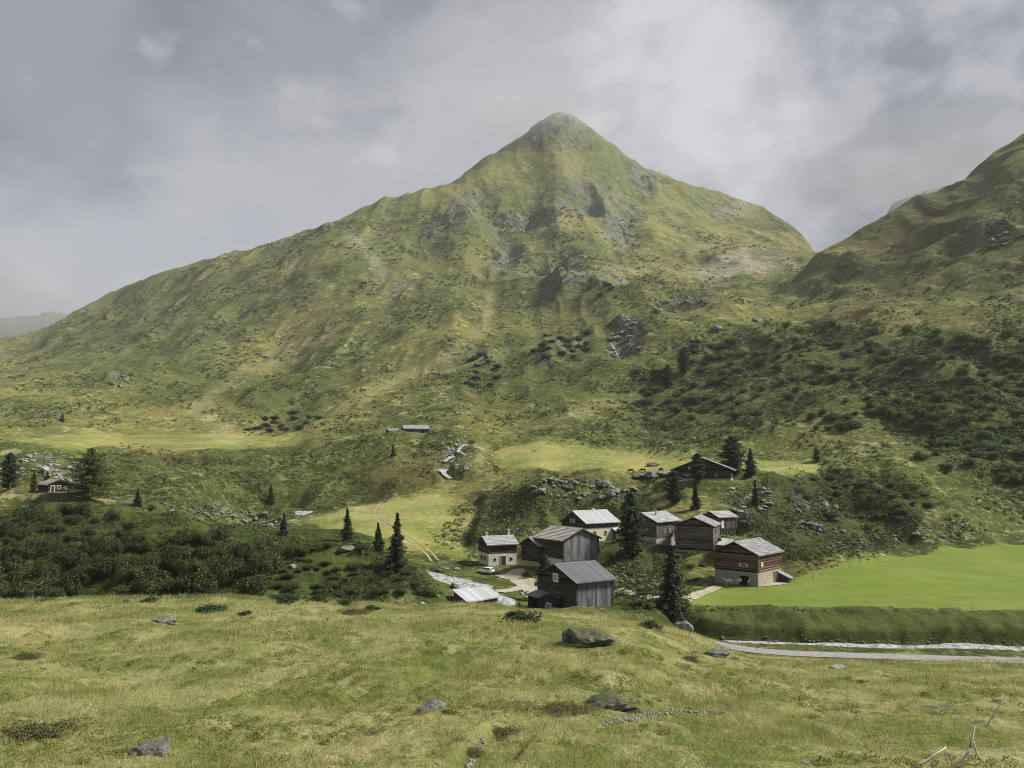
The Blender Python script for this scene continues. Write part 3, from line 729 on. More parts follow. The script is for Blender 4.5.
M['stone_white'] = stone_wall('limewashed_stone_wall', (.46, .43, .36), (.62, .58, .49), (.52, .48, .40), 1.6)
M['plaster'] = plain('cream_plaster', (.58, .53, .42), (.44, .40, .31), .9)
M['plaster_grey'] = plain('grey_plaster', (.26, .255, .225), (.19, .185, .16), .9)
M['roof_grey'] = shingle('weathered_shingle', (.115, .115, .118), (.235, .235, .24), (.175, .17, .16))
M['roof_light'] = shingle('pale_shingle', (.185, .185, .185), (.31, .31, .315), (.24, .235, .22))
M['roof_white'] = shingle('pale_sheet_roof', (.30, .305, .32), (.42, .425, .435), (.28, .28, .28), .5, .4)
M['roof_tan'] = shingle('sun_bleached_shingle', (.19, .182, .165), (.30, .288, .26), (.23, .215, .185))
M['roof_dark'] = shingle('dark_sheet_roof', (.085, .092, .10), (.125, .132, .142), (.15, .155, .16), .5, .4)
M['pane'] = plain('window_glass', (.015, .018, .02), (.03, .032, .035), .12, .6)
M['frame_white'] = plain('white_painted_wood', (.72, .70, .66), (.60, .58, .54), .7)
M['shutter_pale'] = plain('pale_shutter_wood', (.50, .42, .31), (.40, .32, .23), .8)
M['shutter_red'] = plain('faded_red_shutter', (.26, .10, .06), (.18, .075, .05), .8)
M['dark_wood'] = plain('dark_stained_wood', (.035, .022, .016), (.06, .038, .028), .8)
M['black_hole'] = plain('unlit_doorway', (.008, .007, .006), (.012, .011, .01), 1, 0)
M['iron'] = plain('black_iron', (.03, .03, .032), (.05, .05, .05), .5, .4)
M['chimney'] = plain('limewashed_chimney', (.62, .61, .58), (.48, .47, .44), .9)
M['zinc'] = plain('zinc_pipe', (.45, .46, .47), (.36, .37, .38), .4, .5, .6)

# ------------------------------------------------------------------ a timber house in its own frame: ridge along x, gable front at -x
class House:
    def __init__(self, key, name, label, og=.8, oe=.75, cat='hut', group=None):
        x, y, ze, th, L, W, rise, g, side = SITE[key]
        self.L, self.W, self.ze, self.rise, self.side = L, W, ze - g, rise, side
        self.lx = L / 2 - og; self.wy = W / 2 - oe
        self.slope = rise / (W / 2)
        self.top = self.ze + self.slope * oe - .18           # wall top at the long sides
        self.peak = self.top + self.slope * self.wy
        self.g = g
        self.root = empty(name, (x, y, g), R(th), label, cat, group)
    # ---- walls
    def logs(self, z0, key, name='log_wall', lx=None, wy=None, size=.46, faces='abcd', ends=True):
        """stacked logs on all four sides and up both gables, over a dark core"""
        lx = lx or self.lx; wy = wy or self.wy
        m = MB(); mats = [M['log_%s_x' % key], M['log_%s_y' % key], M['black_hole']]
        c = .12
        m.prism([(-wy + c, z0), (wy - c, z0), (wy - c, self.top), (0, self.peak - .05), (-wy + c, self.top)], -lx + c, lx - c, 'x', 2)
        n = max(int((self.top - z0) / size), 1); h = (self.top - z0) / n
        oct_ = [(math.cos(a) * h * .56, math.sin(a) * h * .52) for a in np.arange(8) * math.pi / 4 + math.pi / 8]
        e = .28 if ends else 0
        for i in range(n):
            z = z0 + (i + .5) * h; w = random.uniform(-.02, .02)
            for s in (-1, 1):
                m.prism([(s * (wy - .05 + w) + p[0], z + p[1]) for p in oct_], -lx - e, lx + e, 'x', 0)
            zz = z + (h / 2 if ends else 0)
            if zz + h / 2 < self.top + .1:
                for s in (-1, 1):
                    m.prism([(s * (lx - .05 + w) + p[0], zz + p[1]) for p in oct_], -wy - e, wy + e, 'y', 1)
        z = self.top + h / 2
        while z < self.peak - h * .5:
            hw = (self.peak - z - h * .3) / self.slope
            for s in (-1, 1): m.prism([(s * (lx - .05) + p[0], z + p[1]) for p in oct_], -hw, hw, 'y', 1)
            z += h
        return m.build(name, mats, self.root)
    def planks(self, face, z0, key, name='plank_wall', width=.24, z1=None, a0=None, a1=None):
        """upright boards nailed on one side: g = front gable, b = back gable, s = seen long side"""
        m = MB(); lim = self.lx if face == 's' else self.wy
        a0 = -lim if a0 is None else a0; a1 = lim if a1 is None else a1
        a = a0
        while a < a1 - .05:
            w = width * random.uniform(.75, 1.3); b = min(a + w, a1); mid = (a + b) / 2
            if face == 's': t = self.top if z1 is None else z1
            else: t = self.peak - abs(mid) * self.slope - .02 if z1 is None else min(z1, self.peak - abs(mid) * self.slope)
            zb = z0 + random.uniform(-.06, .06); d = random.uniform(.10, .15)
            if face == 's':
                y = self.side * (self.wy + .22); m.box(a, b - .02, min(y, y - self.side * d), max(y, y - self.side * d), zb, t)
            else:
                x = -(self.lx + .22) if face == 'g' else (self.lx + .22); q = x + d if face == 'g' else x - d
                m.box(min(x, q), max(x, q), a, b - .02, zb, t)
            a = b
        return m.build(name, M['plank_%s_z' % key], self.root)
    def base(self, z1, key='stone', name='stone_base', grow=.12, z0=-1.4):
        m = MB(); lx, wy = self.lx + grow, self.wy + grow
        m.box(-lx, lx, -wy, wy, z0, z1)
        return m.build(name, M[key], self.root)
    def panel(self, face, a0, a1, z0, z1, key, name, out=.26, peak=False):
        """slab set on a wall"""
        m = MB()
        if face == 's':
            y = self.side * (self.wy + out); m.box(a0, a1, min(y, y - self.side * .3), max(y, y - self.side * .3), z0, z1)
        else:
            x = -(self.lx + out); m.box(x, x + .3, a0, a1, z0, z1)
        return m.build(name, M[key], self.root)
    # ---- roof
    def roof(self, key, kind='shingle', thick=.16, name='roof', x1=None):
        L2, W2 = self.L / 2, self.W / 2; x1 = x1 or L2
        m = MB(); zr = self.ze + self.rise; sl = self.slope
        for s in (-1, 1):
            prof = [(s * 0.0, zr - thick), (s * W2, self.ze - thick), (s * W2, self.ze), (0, zr)]
            m.prism(prof if s < 0 else prof[::-1], -L2 + .06, x1 - .06, 'x')
            ln = math.hypot(W2, self.rise)
            if kind == 'shingle':                        # courses of shakes, each a little board
                rows = max(int(ln / .62), 3)
                for r in range(rows):
                    t0, t1 = r / rows, min((r + 1.12) / rows, 1.015); x = -L2
                    while x < x1:
                        w = random.uniform(.45, 1.1); xe = min(x + w, x1); l = .030 + random.uniform(0, .03)
                        ya, yb = s * W2 * (1 - t1), s * W2 * (1 - t0)
                        za, zb = self.ze + self.rise * t1, self.ze + self.rise * t0
                        m.add([(x, yb, zb + l + .05), (xe - .015, yb, zb + l + .05), (xe - .015, ya, za + .012), (x, ya, za + .012),
                               (x, yb, zb + .004), (xe - .015, yb, zb + .004)], [(0,1,2,3), (4,5,1,0)]); x = xe
            else:                                         # sheets with standing seams
                x = -L2
                while x < x1 - .05:
                    xe = min(x + .62, x1)
                    m.add([(x, s * W2, self.ze + .025), (xe - .02, s * W2, self.ze + .025), (xe - .02, 0, zr + .025), (x, 0, zr + .025)], [(0,1,2,3)])
                    m.beam((x, s * W2, self.ze + .045), (x, 0, zr + .045), .05, .07); x = xe
        o = m.build(name, M[key], self.root)
        r = MB(); r.prism([(-.2, zr - .02 * 1), (0, zr + .10), (.2, zr - .02), (0, zr + .03)], -L2 - .02, x1 + .02, 'x'); r.build('ridge_cap', M[key], o)
        for s in (-1, 1):
            for x in (-L2 - .03, x1 - .03):
                b = MB(); b.prism([(0, zr - .02), (s * W2, self.ze - .02), (s * W2, self.ze - .24), (0, zr - .24)], x, x + .06, 'x')
                b.build('barge_board', M['dark_wood'], o)
        n = max(int(self.L / 1.1), 3)
        for i in range(n):
            x = -L2 + .4 + (self.L - .8) * i / (n - 1)
            for s in (-1, 1):
                f = MB(); f.beam((x, s * (self.wy - .3), self.ze + sl * (W2 - self.wy + .3) - thick - .09), (x, s * (W2 - .08), self.ze + sl * .08 - thick - .09), .12, .16)
                f.build('rafter', M['dark_wood'], self.root)
        return o
    # ---- openings
    def _place(self, face, a, z, out):
        if face == 's': return Matrix.Translation((a, self.side * (self.wy + out), z)) @ Matrix.Rotation(0 if self.side < 0 else math.pi, 4, 'Z')
        return Matrix.Translation((-(self.lx + out), a, z)) @ Matrix.Rotation(-math.pi / 2, 4, 'Z')
    def window(self, face, a, z, w=.8, h=.8, frame='frame_white', shutters=None, out=.18):
        T = self._place(face, a, z, out)
        fr = MB(); b = .09
        fr.box(-w/2-b, w/2+b, -.07, .02, h/2, h/2+b); fr.box(-w/2-b, w/2+b, -.09, .02, -h/2-b, -h/2)
        fr.box(-w/2-b, -w/2, -.07, .02, -h/2, h/2); fr.box(w/2, w/2+b, -.07, .02, -h/2, h/2)
        fr.box(-.025, .025, -.05, .0, -h/2, h/2); fr.box(-w/2, -.025, -.05, 0, -.02, .02); fr.box(.025, w/2, -.05, 0, -.02, .02)
        o = fr.build('window', M[frame], self.root); o.matrix_local = T
        pn = MB(); pn.box(-w/2, w/2, -.02, .05, -h/2, h/2); pn.build('pane', M['pane'], o)
        if shutters:
            for s in (-1, 1):
                sh = MB(); x0 = s * (w/2 + b + .02); x1 = x0 + s * w * .52
                for k in range(3):
                    xa, xb = x0 + (x1 - x0) * k / 3, x0 + (x1 - x0) * (k + .92) / 3
                    sh.box(min(xa, xb), max(xa, xb), -.08, -.03, -h/2, h/2)
                sh.box(min(x0, x1), max(x0, x1), -.10, -.08, -h*.3, -h*.22); sh.box(min(x0, x1), max(x0, x1), -.10, -.08, h*.22, h*.3)
                sh.build('shutter', M[shutters], o)
        return o
    def door(self, face, a, z0, w=1.0, h=2.0, key='dark_wood', frame='frame_white', out=.2, is_open=False):
        T = self._place(face, a, z0, out)
        d = MB()
        if is_open: d.box(-w/2, w/2, -.03, .1, 0, h)
        else:
            n = max(int(w / .18), 2)
            for k in range(n): d.box(-w/2 + w*k/n, -w/2 + w*(k+.94)/n, -.05 - .012 * (k % 2), .04, 0, h)
        o = d.build('doorway' if is_open else 'door', M['black_hole'] if is_open else M[key], self.root); o.matrix_local = T
        f = MB(); b = .13
        f.box(-w/2-b, -w/2, -.10, .05, 0, h+b); f.box(w/2, w/2+b, -.10, .05, 0, h+b); f.box(-w/2, w/2, -.10, .05, h, h+b)
        f.build('door_frame', M[frame], o)
        if not is_open:
            hd = MB(); hd.tube([(w*.36, -.06, h*.48), (w*.36, -.13, h*.48), (w*.24, -.13, h*.48)], .02, 6); hd.build('handle', M['iron'], o)
        return o
    def chimney(self, x, y, h, w=.55, key='chimney', pipe=False):
        zr = self.ze + self.rise - abs(y) * self.slope
        m = MB()
        if pipe:
            m.tube([(x, y, zr - .4), (x, y, zr + h)], w / 2, 10); m.tube([(x, y, zr + h + .1), (x, y, zr + h + .28)], [w * .8, w * .15], 10)
            m.tube([(x, y, zr + h - .05), (x, y, zr + h + .12)], w * .2, 6)
        else:
            m.box(x - w/2, x + w/2, y - w/2, y + w/2, zr - .6, zr + h); m.box(x - w*.62, x + w*.62, y - w*.62, y + w*.62, zr + h, zr + h + .1)
            for sx in (-1, 1): m.box(x + sx*w*.42 - .06, x + sx*w*.42 + .06, y - w*.4, y + w*.4, zr + h + .1, zr + h + .32)
            m.box(x - w*.66, x + w*.66, y - w*.66, y + w*.66, zr + h + .32, zr + h + .40)
        return m.build('chimney', M[key], self.root)
    def lean_to(self, face, a0, a1, depth, z_hi, z_lo, roof_key, wall_key, name='lean_to', open_front=False):
        """mono-pitch shed on a wall (own part with roof as sub-part)"""
        m = MB(); T = self._place(face, 0, 0, .2)
        flip = -1 if (face == 's' and self.side > 0) else 1
        x0, x1 = (a0, a1) if flip > 0 else (-a1, -a0)
        if face == 'g': x0, x1 = -a1, -a0
        n = max(int((x1 - x0) / .25), 2)
        if not open_front:
            for k in range(n): m.box(x0 + (x1-x0)*k/n, x0 + (x1-x0)*(k+.94)/n, -depth - .02*(k % 2), -depth + .1, -.8, z_lo - .03)
        else:
            for x in (x0 + .06, x1 - .06): m.beam((x, -depth + .1, -.6), (x, -depth + .1, z_lo - .04), .14)
        m.box(x0 - .05, x1 + .05, -depth + .02, -depth + .16, z_lo - .16, z_lo - .04); m.box(x0 - .05, x1 + .05, -.14, 0, z_hi - .3, z_hi - .14)
        for x in (x0, x1):
            m.box(x - .03, x + .03, -depth + .02, 0, z_lo - .3, z_lo - .16)
            k = max(int(depth / .25), 2)
            for i in range(k):
                y0, y1 = -depth + depth*i/k, -depth + depth*(i+.94)/k
                zt = z_lo + (z_hi - z_lo) * (1 + (y0) / depth) - .04
                m.box(x - .05, x + .05, y0, y1, -.8, zt)
        o = m.build(name, M[wall_key], self.root); o.matrix_local = T
        r = MB(); ov = .35; sl = (z_hi - z_lo) / depth
        k = max(int((x1 - x0 + 2*ov) / .5), 2)
        for i in range(k):
            xa, xb = x0 - ov + (x1-x0+2*ov)*i/k, x0 - ov + (x1-x0+2*ov)*(i+.96)/k
            r.add([(xa, .05, z_hi + .02), (xb, .05, z_hi + .02), (xb, -depth-ov, z_lo - sl*ov), (xa, -depth-ov, z_lo - sl*ov),
                   (xa, .05, z_hi + .12), (xb, .05, z_hi + .12), (xb, -depth-ov, z_lo - sl*ov + .1), (xa, -depth-ov, z_lo - sl*ov + .1)],
                  [(3,2,1,0),(4,5,6,7),(0,1,5,4),(1,2,6,5),(2,3,7,6),(3,0,4,7)])
        r.build('lean_to_roof', M[roof_key], o)
        return o

VILLAGE = 'huts of the alpine hamlet'
# 1 small stone hut beside the parked car
h = House('stone_hut', 'stone_hut', 'small hut beside the white car with whitewashed stone ground floor and dark door', .7, .6, 'hut', VILLAGE)
h.base(2.9, 'stone_white'); h.logs(2.9, 'dark', size=.4); h.roof('roof_light')
h.door('s', .2, .05, 1.25, 2.25, frame='frame_white', out=.15)
h.window('s', 2.3, 1.5, .45, .45, 'dark_wood', out=.14); h.window('s', -2.0, 1.5, .4, .4, 'dark_wood', out=.14)
for y in (-1.2, 1.4): h.window('g', y, 1.6, .6, .9, 'shutter_red', 'shutter_red', out=.14)
h.chimney(-2.6, .8, .75, .5); h.chimney(3.3, .7, 1.3, .42)
# 2 narrow barn squeezed between stone hut and big barn
h = House('small_barn', 'narrow_barn', 'narrow dark log barn squeezed between the stone hut and the grey plank barn', .7, .7, 'barn', VILLAGE)
h.base(1.7, 'stone'); h.logs(1.7, 'dark'); h.roof('roof_grey'); h.door('g', .3, 1.8, 1.3, 1.7, frame='dark_wood')
# 3 big barn with grey plank gable
h = House('big_barn', 'plank_barn', 'large barn with silvery upright plank gable and cream plastered lower side', .8, .75, 'barn', VILLAGE)
h.base(2.4, 'plaster_grey'); h.panel('s', -h.lx, h.lx, -.6, 2.35, 'plaster', 'plaster_wall', .22); h.logs(2.4, 'dark'); h.roof('roof_tan')
h.planks('g', 1.9, 'grey'); h.window('s', -.2, 1.2, .9, .8, 'dark_wood', out=.25); h.window('s', -3.6, 1.2, .3, .9, 'frame_white', out=.25)
h.panel('g', -h.wy * .98, h.wy * .98, -.5, 1.2, 'stone', 'stone_plinth', .2)
# 4 chalet with white roof
h = House('white_chalet', 'white_roofed_chalet', 'chalet with shining pale sheet metal roof behind the grey plank barn', .75, .8, 'chalet', VILLAGE)
h.base(3.6, 'plaster'); h.logs(3.6, 'dark'); h.roof('roof_white', 'sheet')
h.window('g', .6, 5.2, 1.0, 1.0, 'shutter_pale', 'shutter_pale', out=.16); h.window('s', 1.2, 2.1, .8, 1.0, 'shutter_pale', out=.16)
h.window('s', -2.4, 2.1, .8, 1.0, 'shutter_pale', out=.16); h.chimney(2.5, 1.6, .8, .5)
h.planks('s', 3.5, 'dark')
h.lean_to('s', 3.6, 5.4, 1.2, 3.2, 2.6, 'roof_white', 'plank_dark_z')
# 5 dark barn in front
h = House('front_barn', 'dark_roofed_barn', 'nearest barn with dark sheet roof, white framed gable window and grey plank side', .7, .9, 'barn', VILLAGE)
h.base(.6, 'stone'); h.logs(.6, 'dark'); h.roof('roof_dark', 'sheet')
h.planks('s', .1, 'grey', width=.22); h.panel('g', -.55, 1.1, 5.0, 6.55, 'frame_white', 'window_board', .2); h.window('g', .28, 5.85, .45, .95, 'frame_white', out=.26)
h.door('g', -1.6, .5, 1.3, 2.1, frame='dark_wood', is_open=True)
h.lean_to('g', 2.0, 5.6, 2.4, 2.9, 2.3, 'roof_dark', 'plank_dark_z', open_front=True)
sh = MB()
for i, (y, z) in enumerate(((-.4, 2.7), (-.4, 3.05), (-.6, 3.4))): sh.beam((-(h.lx + .75), y - 1.6, z), (-(h.lx + .75), y + 1.7, z + .05 * i), .16, .12)
for y in (-1.6, .8): sh.beam((-(h.lx + .2), y, 2.6), (-(h.lx + 1.0), y, 2.6), .14)
sh.build('timber_rack', M['log_grey_y'], h.root)
fb = h
# 7 hut with pale roof behind the stone pine
h = House('light_hut', 'pale_roofed_hut', 'wooden hut with pale shingle roof and small chimney, right behind the tall stone pine', .7, .8, 'hut', VILLAGE)
h.base(1.2, 'stone'); h.logs(1.2, 'grey'); h.roof('roof_light'); h.planks('s', 1.0, 'dark', a1=2.2)
h.window('s', -1.6, 2.6, .55, 1.0, 'shutter_pale', out=.28); h.window('s', .6, 2.6, .55, 1.0, 'shutter_pale', out=.28)
h.door('s', 3.8, .2, .9, 2.6, 'frame_white', out=.3); h.chimney(-1.2, -1.6, 1.0, .5, 'zinc', True)
h.window('g', 1.4, 2.6, .8, .9, 'shutter_red', out=.2)
# 8 log barn
h = House('log_barn', 'log_barn', 'tall barn of bare grey brown logs with its gable to the slope below', .6, .7, 'barn', VILLAGE)
h.base(.5, 'stone'); h.logs(.5, 'grey', size=.55); h.roof('roof_grey'); h.planks('s', .2, 'dark')
h.door('g', -.6, .3, .9, 1.1, 'plank_grey_z', 'plank_dark_z', out=.16)
# 9 barn on stilts
h = House('stilt_barn', 'stilt_barn', 'small barn raised on braced timber stilts above the bare log barn', .55, .6, 'barn', VILLAGE)
h.logs(2.3, 'brown'); h.roof('roof_light'); h.planks('s', 2.2, 'dark'); h.door('s', -1.9, 2.4, .9, 1.9, 'frame_white', 'plank_grey_z', out=.28)
for x in (-h.lx + .2, 0, h.lx - .2):
    for y in (-h.wy + .2, h.wy - .2):
        st = MB(); st.beam((x, y, -.8), (x, y, 2.3), .26); st.build('stilt', M['log_grey_z'], h.root)
y = -h.wy + .05
for p0, p1, w in (((-h.lx + .2, y, .1), (0, y, 2.1), .14), ((0, y, .1), (h.lx - .2, y, 2.1), .14), ((h.lx - .2, y, .1), (0, y, 2.1), .14), ((-h.lx, y, 2.2), (h.lx, y, 2.2), .22)):
    br = MB(); br.beam(p0, p1, w); br.build('brace', M['plank_grey_x'], h.root)
# 10 brown chalet
h = House('brown_chalet', 'brown_chalet', 'red brown log chalet on a stone ground floor at the edge of the green field', .8, .75, 'chalet', VILLAGE)
h.base(2.7, 'stone'); h.panel('g', -h.wy - .1, h.wy + .1, -.6, 2.6, 'plaster_grey', 'plaster_wall', .2)
h.logs(2.7, 'brown', size=.5); h.roof('roof_grey')
h.door('g', -1.9, -.1, 2.0, 2.0, frame='plaster_grey', out=.22, is_open=True)
h.window('g', -1.7, 4.1, .9, .7, 'shutter_pale', 'shutter_pale', out=.18); h.window('s', -3.6, 4.3, .35, .8, 'frame_white', 'frame_white', out=.18)
h.door('s', 2.7, -.1, 1.7, 2.4, 'plank_dark_z', 'plaster_grey', out=.16)
h.lean_to('s', 4.0, 5.2, 2.2, 2.0, 1.1, 'roof_grey', 'plank_dark_z')
# 11 uphill chalet
h = House('hill_chalet', 'broad_chalet', 'broad dark chalet up the slope among conifers, with low spreading roof', 1.0, 1.2, 'chalet', VILLAGE)
h.base(.6, 'stone'); h.logs(.6, 'dark', size=.55); h.roof('roof_grey')
h.window('g', 3.4, 4.0, .8, .9, 'frame_white', 'frame_white', out=.18); h.window('g', 4.6, 1.6, .8, .8, 'frame_white', 'shutter_pale', out=.18)
h.window('g', -4.6, 1.8, .8, .8, 'frame_white', out=.18); h.door('g', .6, .2, 1.1, 2, frame='shutter_pale'); h.chimney(-3.6, 3.0, .9, .5, 'iron', True)
# 14 hut at the left
h = House('left_hut', 'deck_hut', 'lone dark hut with a pale deck beside the larch on the left', .7, .7, 'hut')
h.base(.3, 'stone'); h.logs(.3, 'dark'); h.roof('roof_tan')
h.window('g', .2, 1.55, .7, .9, 'frame_white', None, out=.18); h.window('g', -1.6, 1.4, .5, .8, 'frame_white', out=.18)
h.door('g', 1.7, .2, .8, 1.7, 'dark_wood')
dk = MB()
for i in range(14): dk.box(-h.lx - 2.6, -h.lx - .3, -h.wy + i * h.wy * 2 / 14, -h.wy + (i + .92) * h.wy * 2 / 14, .05, .16)
for y in (-h.wy, -.5, h.wy - .1): dk.box(-h.lx - 2.6, -h.lx - 2.5, y, y + .1, -1.2, .95)
dk.box(-h.lx - 2.62, -h.lx - 2.5, -h.wy, h.wy, .86, .95)
dk.build('deck', M['plank_grey_x'], h.root)
# 12, 13 far huts
h = House('far_hut', 'far_barn', 'long low barn with pale roof high behind the stream', .5, .6, 'barn', 'two far huts above the stream')
h.base(.5, 'stone'); h.logs(.5, 'grey', size=.4); h.roof('roof_light'); h.planks('s', .2, 'grey', a0=-1, a1=2); h.door('s', 3.2, .1, 1.4, 1.8, frame='dark_wood', out=.3, is_open=True); h.planks('s', .2, 'dark', a0=4.2)
h = House('far_shed', 'far_shed', 'small dark shed beside the long pale roofed far barn', .5, .6, 'shed', 'two far huts above the stream')
h.base(.3, 'stone'); h.logs(.3, 'dark', size=.4); h.roof('roof_grey'); h.door('s', .8, .1, 1.2, 1.8, frame='dark_wood', out=.2)

# 6 shed beside the river: two pale slab roofs in steps
def slab_shed(name, label, corners, z0, thick, roof_key, wall_key, cat):
    """mono-pitch shed from the four corners of its roof"""
    c = [Vector(p) for p in corners]; o = sum(c, Vector()) / 4
    root = empty(name, (o.x, o.y, z0), 0, label, cat)
    q = [p - Vector((o.x, o.y, z0)) for p in c]
    r = MB(); n = 14
    for i in range(n):
        a, b = i / n, (i + .985) / n
        p0, p1, p2, p3 = q[0].lerp(q[1], a), q[0].lerp(q[1], b), q[3].lerp(q[2], b), q[3].lerp(q[2], a)
        up = Vector((0, 0, thick + .012 * (i % 2)))
        r.add([p0, p1, p2, p3, p0 + up, p1 + up, p2 + up, p3 + up], [(3,2,1,0),(4,5,6,7),(0,1,5,4),(1,2,6,5),(2,3,7,6),(3,0,4,7)])
    r.build('roof', M[roof_key], root)
    w = MB(); k = .10
    cen = sum(q, Vector()) / 4
    s = [p.lerp(cen, k) for p in q]
    for a, b in ((0,1),(1,2),(2,3),(3,0)):
        m_ = max(int((s[b] - s[a]).length / .25), 2)
        for i in range(m_):
            p0, p1 = s[a].lerp(s[b], i / m_), s[a].lerp(s[b], (i + .94) / m_)
            nrm = (s[b] - s[a]).cross(Vector((0, 0, 1))).normalized() * .06
            w.add([(p0.x - nrm.x, p0.y - nrm.y, -1.2), (p1.x - nrm.x, p1.y - nrm.y, -1.2), (p1.x + nrm.x, p1.y + nrm.y, -1.2), (p0.x + nrm.x, p0.y + nrm.y, -1.2),
                   (p0.x - nrm.x, p0.y - nrm.y, p0.z - .02), (p1.x - nrm.x, p1.y - nrm.y, p1.z - .02), (p1.x + nrm.x, p1.y + nrm.y, p1.z - .02), (p0.x + nrm.x, p0.y + nrm.y, p0.z - .02)],
                  [(3,2,1,0),(4,5,6,7),(0,1,5,4),(1,2,6,5),(2,3,7,6),(3,0,4,7)])
    w.build('plank_wall', M[wall_key], root)
    return root
slab_shed('river_shed', 'shed with a broad pale slab roof beside the white river', [at(467.5,603.3,135.5), at(499.7,597.5,140), at(487.4,586.9,147), at(451.7,590.4,143)], -28.5, .18, 'roof_white', 'plank_dark_z', 'shed')
slab_shed('low_shed', 'lower narrow shed roof just in front of the river shed', [at(496.8,611.2,132.5), at(507.3,608,134.5), at(497.4,603.3,138), at(475.1,606.8,135.5)], -28.8, .15, 'roof_white', 'plank_dark_z', 'shed')
slab_shed('gap_shed', 'little mono pitched shed wedged between the log barn and the brown chalet', [at(716,545,182), at(729,546.5,180), at(734,540,186), at(722,538.5,188)], -23, .14, 'roof_light', 'plank_dark_z', 'shed')
# ------------------------------------------------------------------ plants
def leaf_material(name, a, b, c, trans=.22, rnd=.5):
    m, t = mat(name)
    isl = t.geo.outputs['Random Per Island']
    f = t.math('ADD', t.math('MULTIPLY', isl, 1 - rnd), t.math('MULTIPLY', t.rand, rnd))
    col = t.mix(t.ramp(f, .1, .9), a, b); col = t.mix(t.ramp(isl, .82, 1.0, 0, .8), col, c)
    t.l.new(col, t.bsdf.inputs['Base Color']); t.bsdf.inputs['Roughness'].default_value = .7
    tr = t.node('ShaderNodeBsdfTranslucent'); t.l.new(col, tr.inputs[0])
    mx = t.node('ShaderNodeMixShader'); mx.inputs[0].default_value = trans
    t.l.new(t.bsdf.outputs[0], mx.inputs[1]); t.l.new(tr.outputs[0], mx.inputs[2]); t.l.new(mx.outputs[0], t.n['Material Output'].inputs[0])
    return m
M['willow'] = leaf_material('willow_leaf', (.026, .040, .013), (.056, .076, .023), (.12, .135, .045))
M['alder'] = leaf_material('alder_leaf', (.050, .078, .025), (.102, .142, .043), (.175, .20, .072), .3)
M['juniper'] = leaf_material('dwarf_pine_needle', (.020, .036, .014), (.040, .062, .020), (.07, .09, .03))
M['spruce'] = leaf_material('spruce_needle', (.018, .034, .016), (.038, .058, .024), (.07, .092, .036), .15, .3)
M['pine'] = leaf_material('stone_pine_needle', (.020, .038, .016), (.042, .066, .024), (.075, .10, .036), .15, .3)
M['larch'] = leaf_material('larch_needle', (.040, .058, .016), (.068, .088, .024), (.10, .12, .035), .25, .3)
M['heath'] = leaf_material('heath_leaf', (.030, .042, .011), (.078, .092, .024), (.14, .125, .048), .15, .2)
M['bark'] = plain('conifer_bark', (.075, .058, .045), (.045, .036, .028), .95, .05, 0, 6)

def quads(P0, N, size, aspect=.6, rng=RNG):
    """leaf quads at points P0 facing N"""
    n = len(P0)
    N = N / (np.linalg.norm(N, axis=1)[:, None] + 1e-9)
    a = rng.normal(size=(n, 3)); t = np.cross(N, a); t /= np.linalg.norm(t, axis=1)[:, None] + 1e-9
    b = np.cross(N, t)
    s = (size * rng.uniform(.6, 1.35, n) if np.isscalar(size) else size)[:, None]
    t = t * s * .5; b = b * s * aspect * .5
    V = np.stack([P0 - t, P0 - b * rng.uniform(.7, 1.1, (n, 1)), P0 + t, P0 + b], 1).reshape(-1, 3)
    return V, np.arange(n * 4).reshape(-1, 4)
def bush_mesh(name, material, seed, n=1500, leaf=.17, flat=.8, lobes=11):
    r = np.random.default_rng(seed)
    V = []; c = r.normal(size=(lobes, 3)) * np.array([.40, .40, .22]); c[:, 2] = np.abs(c[:, 2]) + .42
    rad = r.uniform(.26, .46, lobes); k = r.integers(0, lobes, n)
    d = r.normal(size=(n, 3)); d /= np.linalg.norm(d, axis=1)[:, None]
    q = c[k] + d * (rad[k] * r.uniform(.72, 1.08, n) * (1 + .25 * np.sin(d[:, 0] * 7 + k) * np.sin(d[:, 1] * 6)))[:, None]
    q[:, 2] *= flat
    ok = q[:, 2] > -.08; q = q[ok]; d = d[ok]
    V, Fq = quads(q, d + r.normal(size=d.shape) * .55 + np.array([0, 0, .25]), leaf, .62, r)
    S = MB()
    for i in range(6):
        a = r.uniform(0, 6.28); S.tube([(0, 0, -.3), (math.cos(a) * .2, math.sin(a) * .2, .25 * flat), (math.cos(a) * .4, math.sin(a) * .4, .55 * flat)], [.03, .02, .01], 4)
    sv = np.array(S.v); sf = [f for f in S.f if len(f) == 4]
    V = np.vstack([V, sv]); Fq = np.vstack([Fq, np.array(sf) + len(V) - len(sv)])
    me = np_mesh(name, V, Fq, [material, M['bark']])
    mi = np.zeros(len(Fq), dtype=np.int32); mi[-len(sf):] = 1; me.polygons.foreach_set('material_index', mi)
    return me
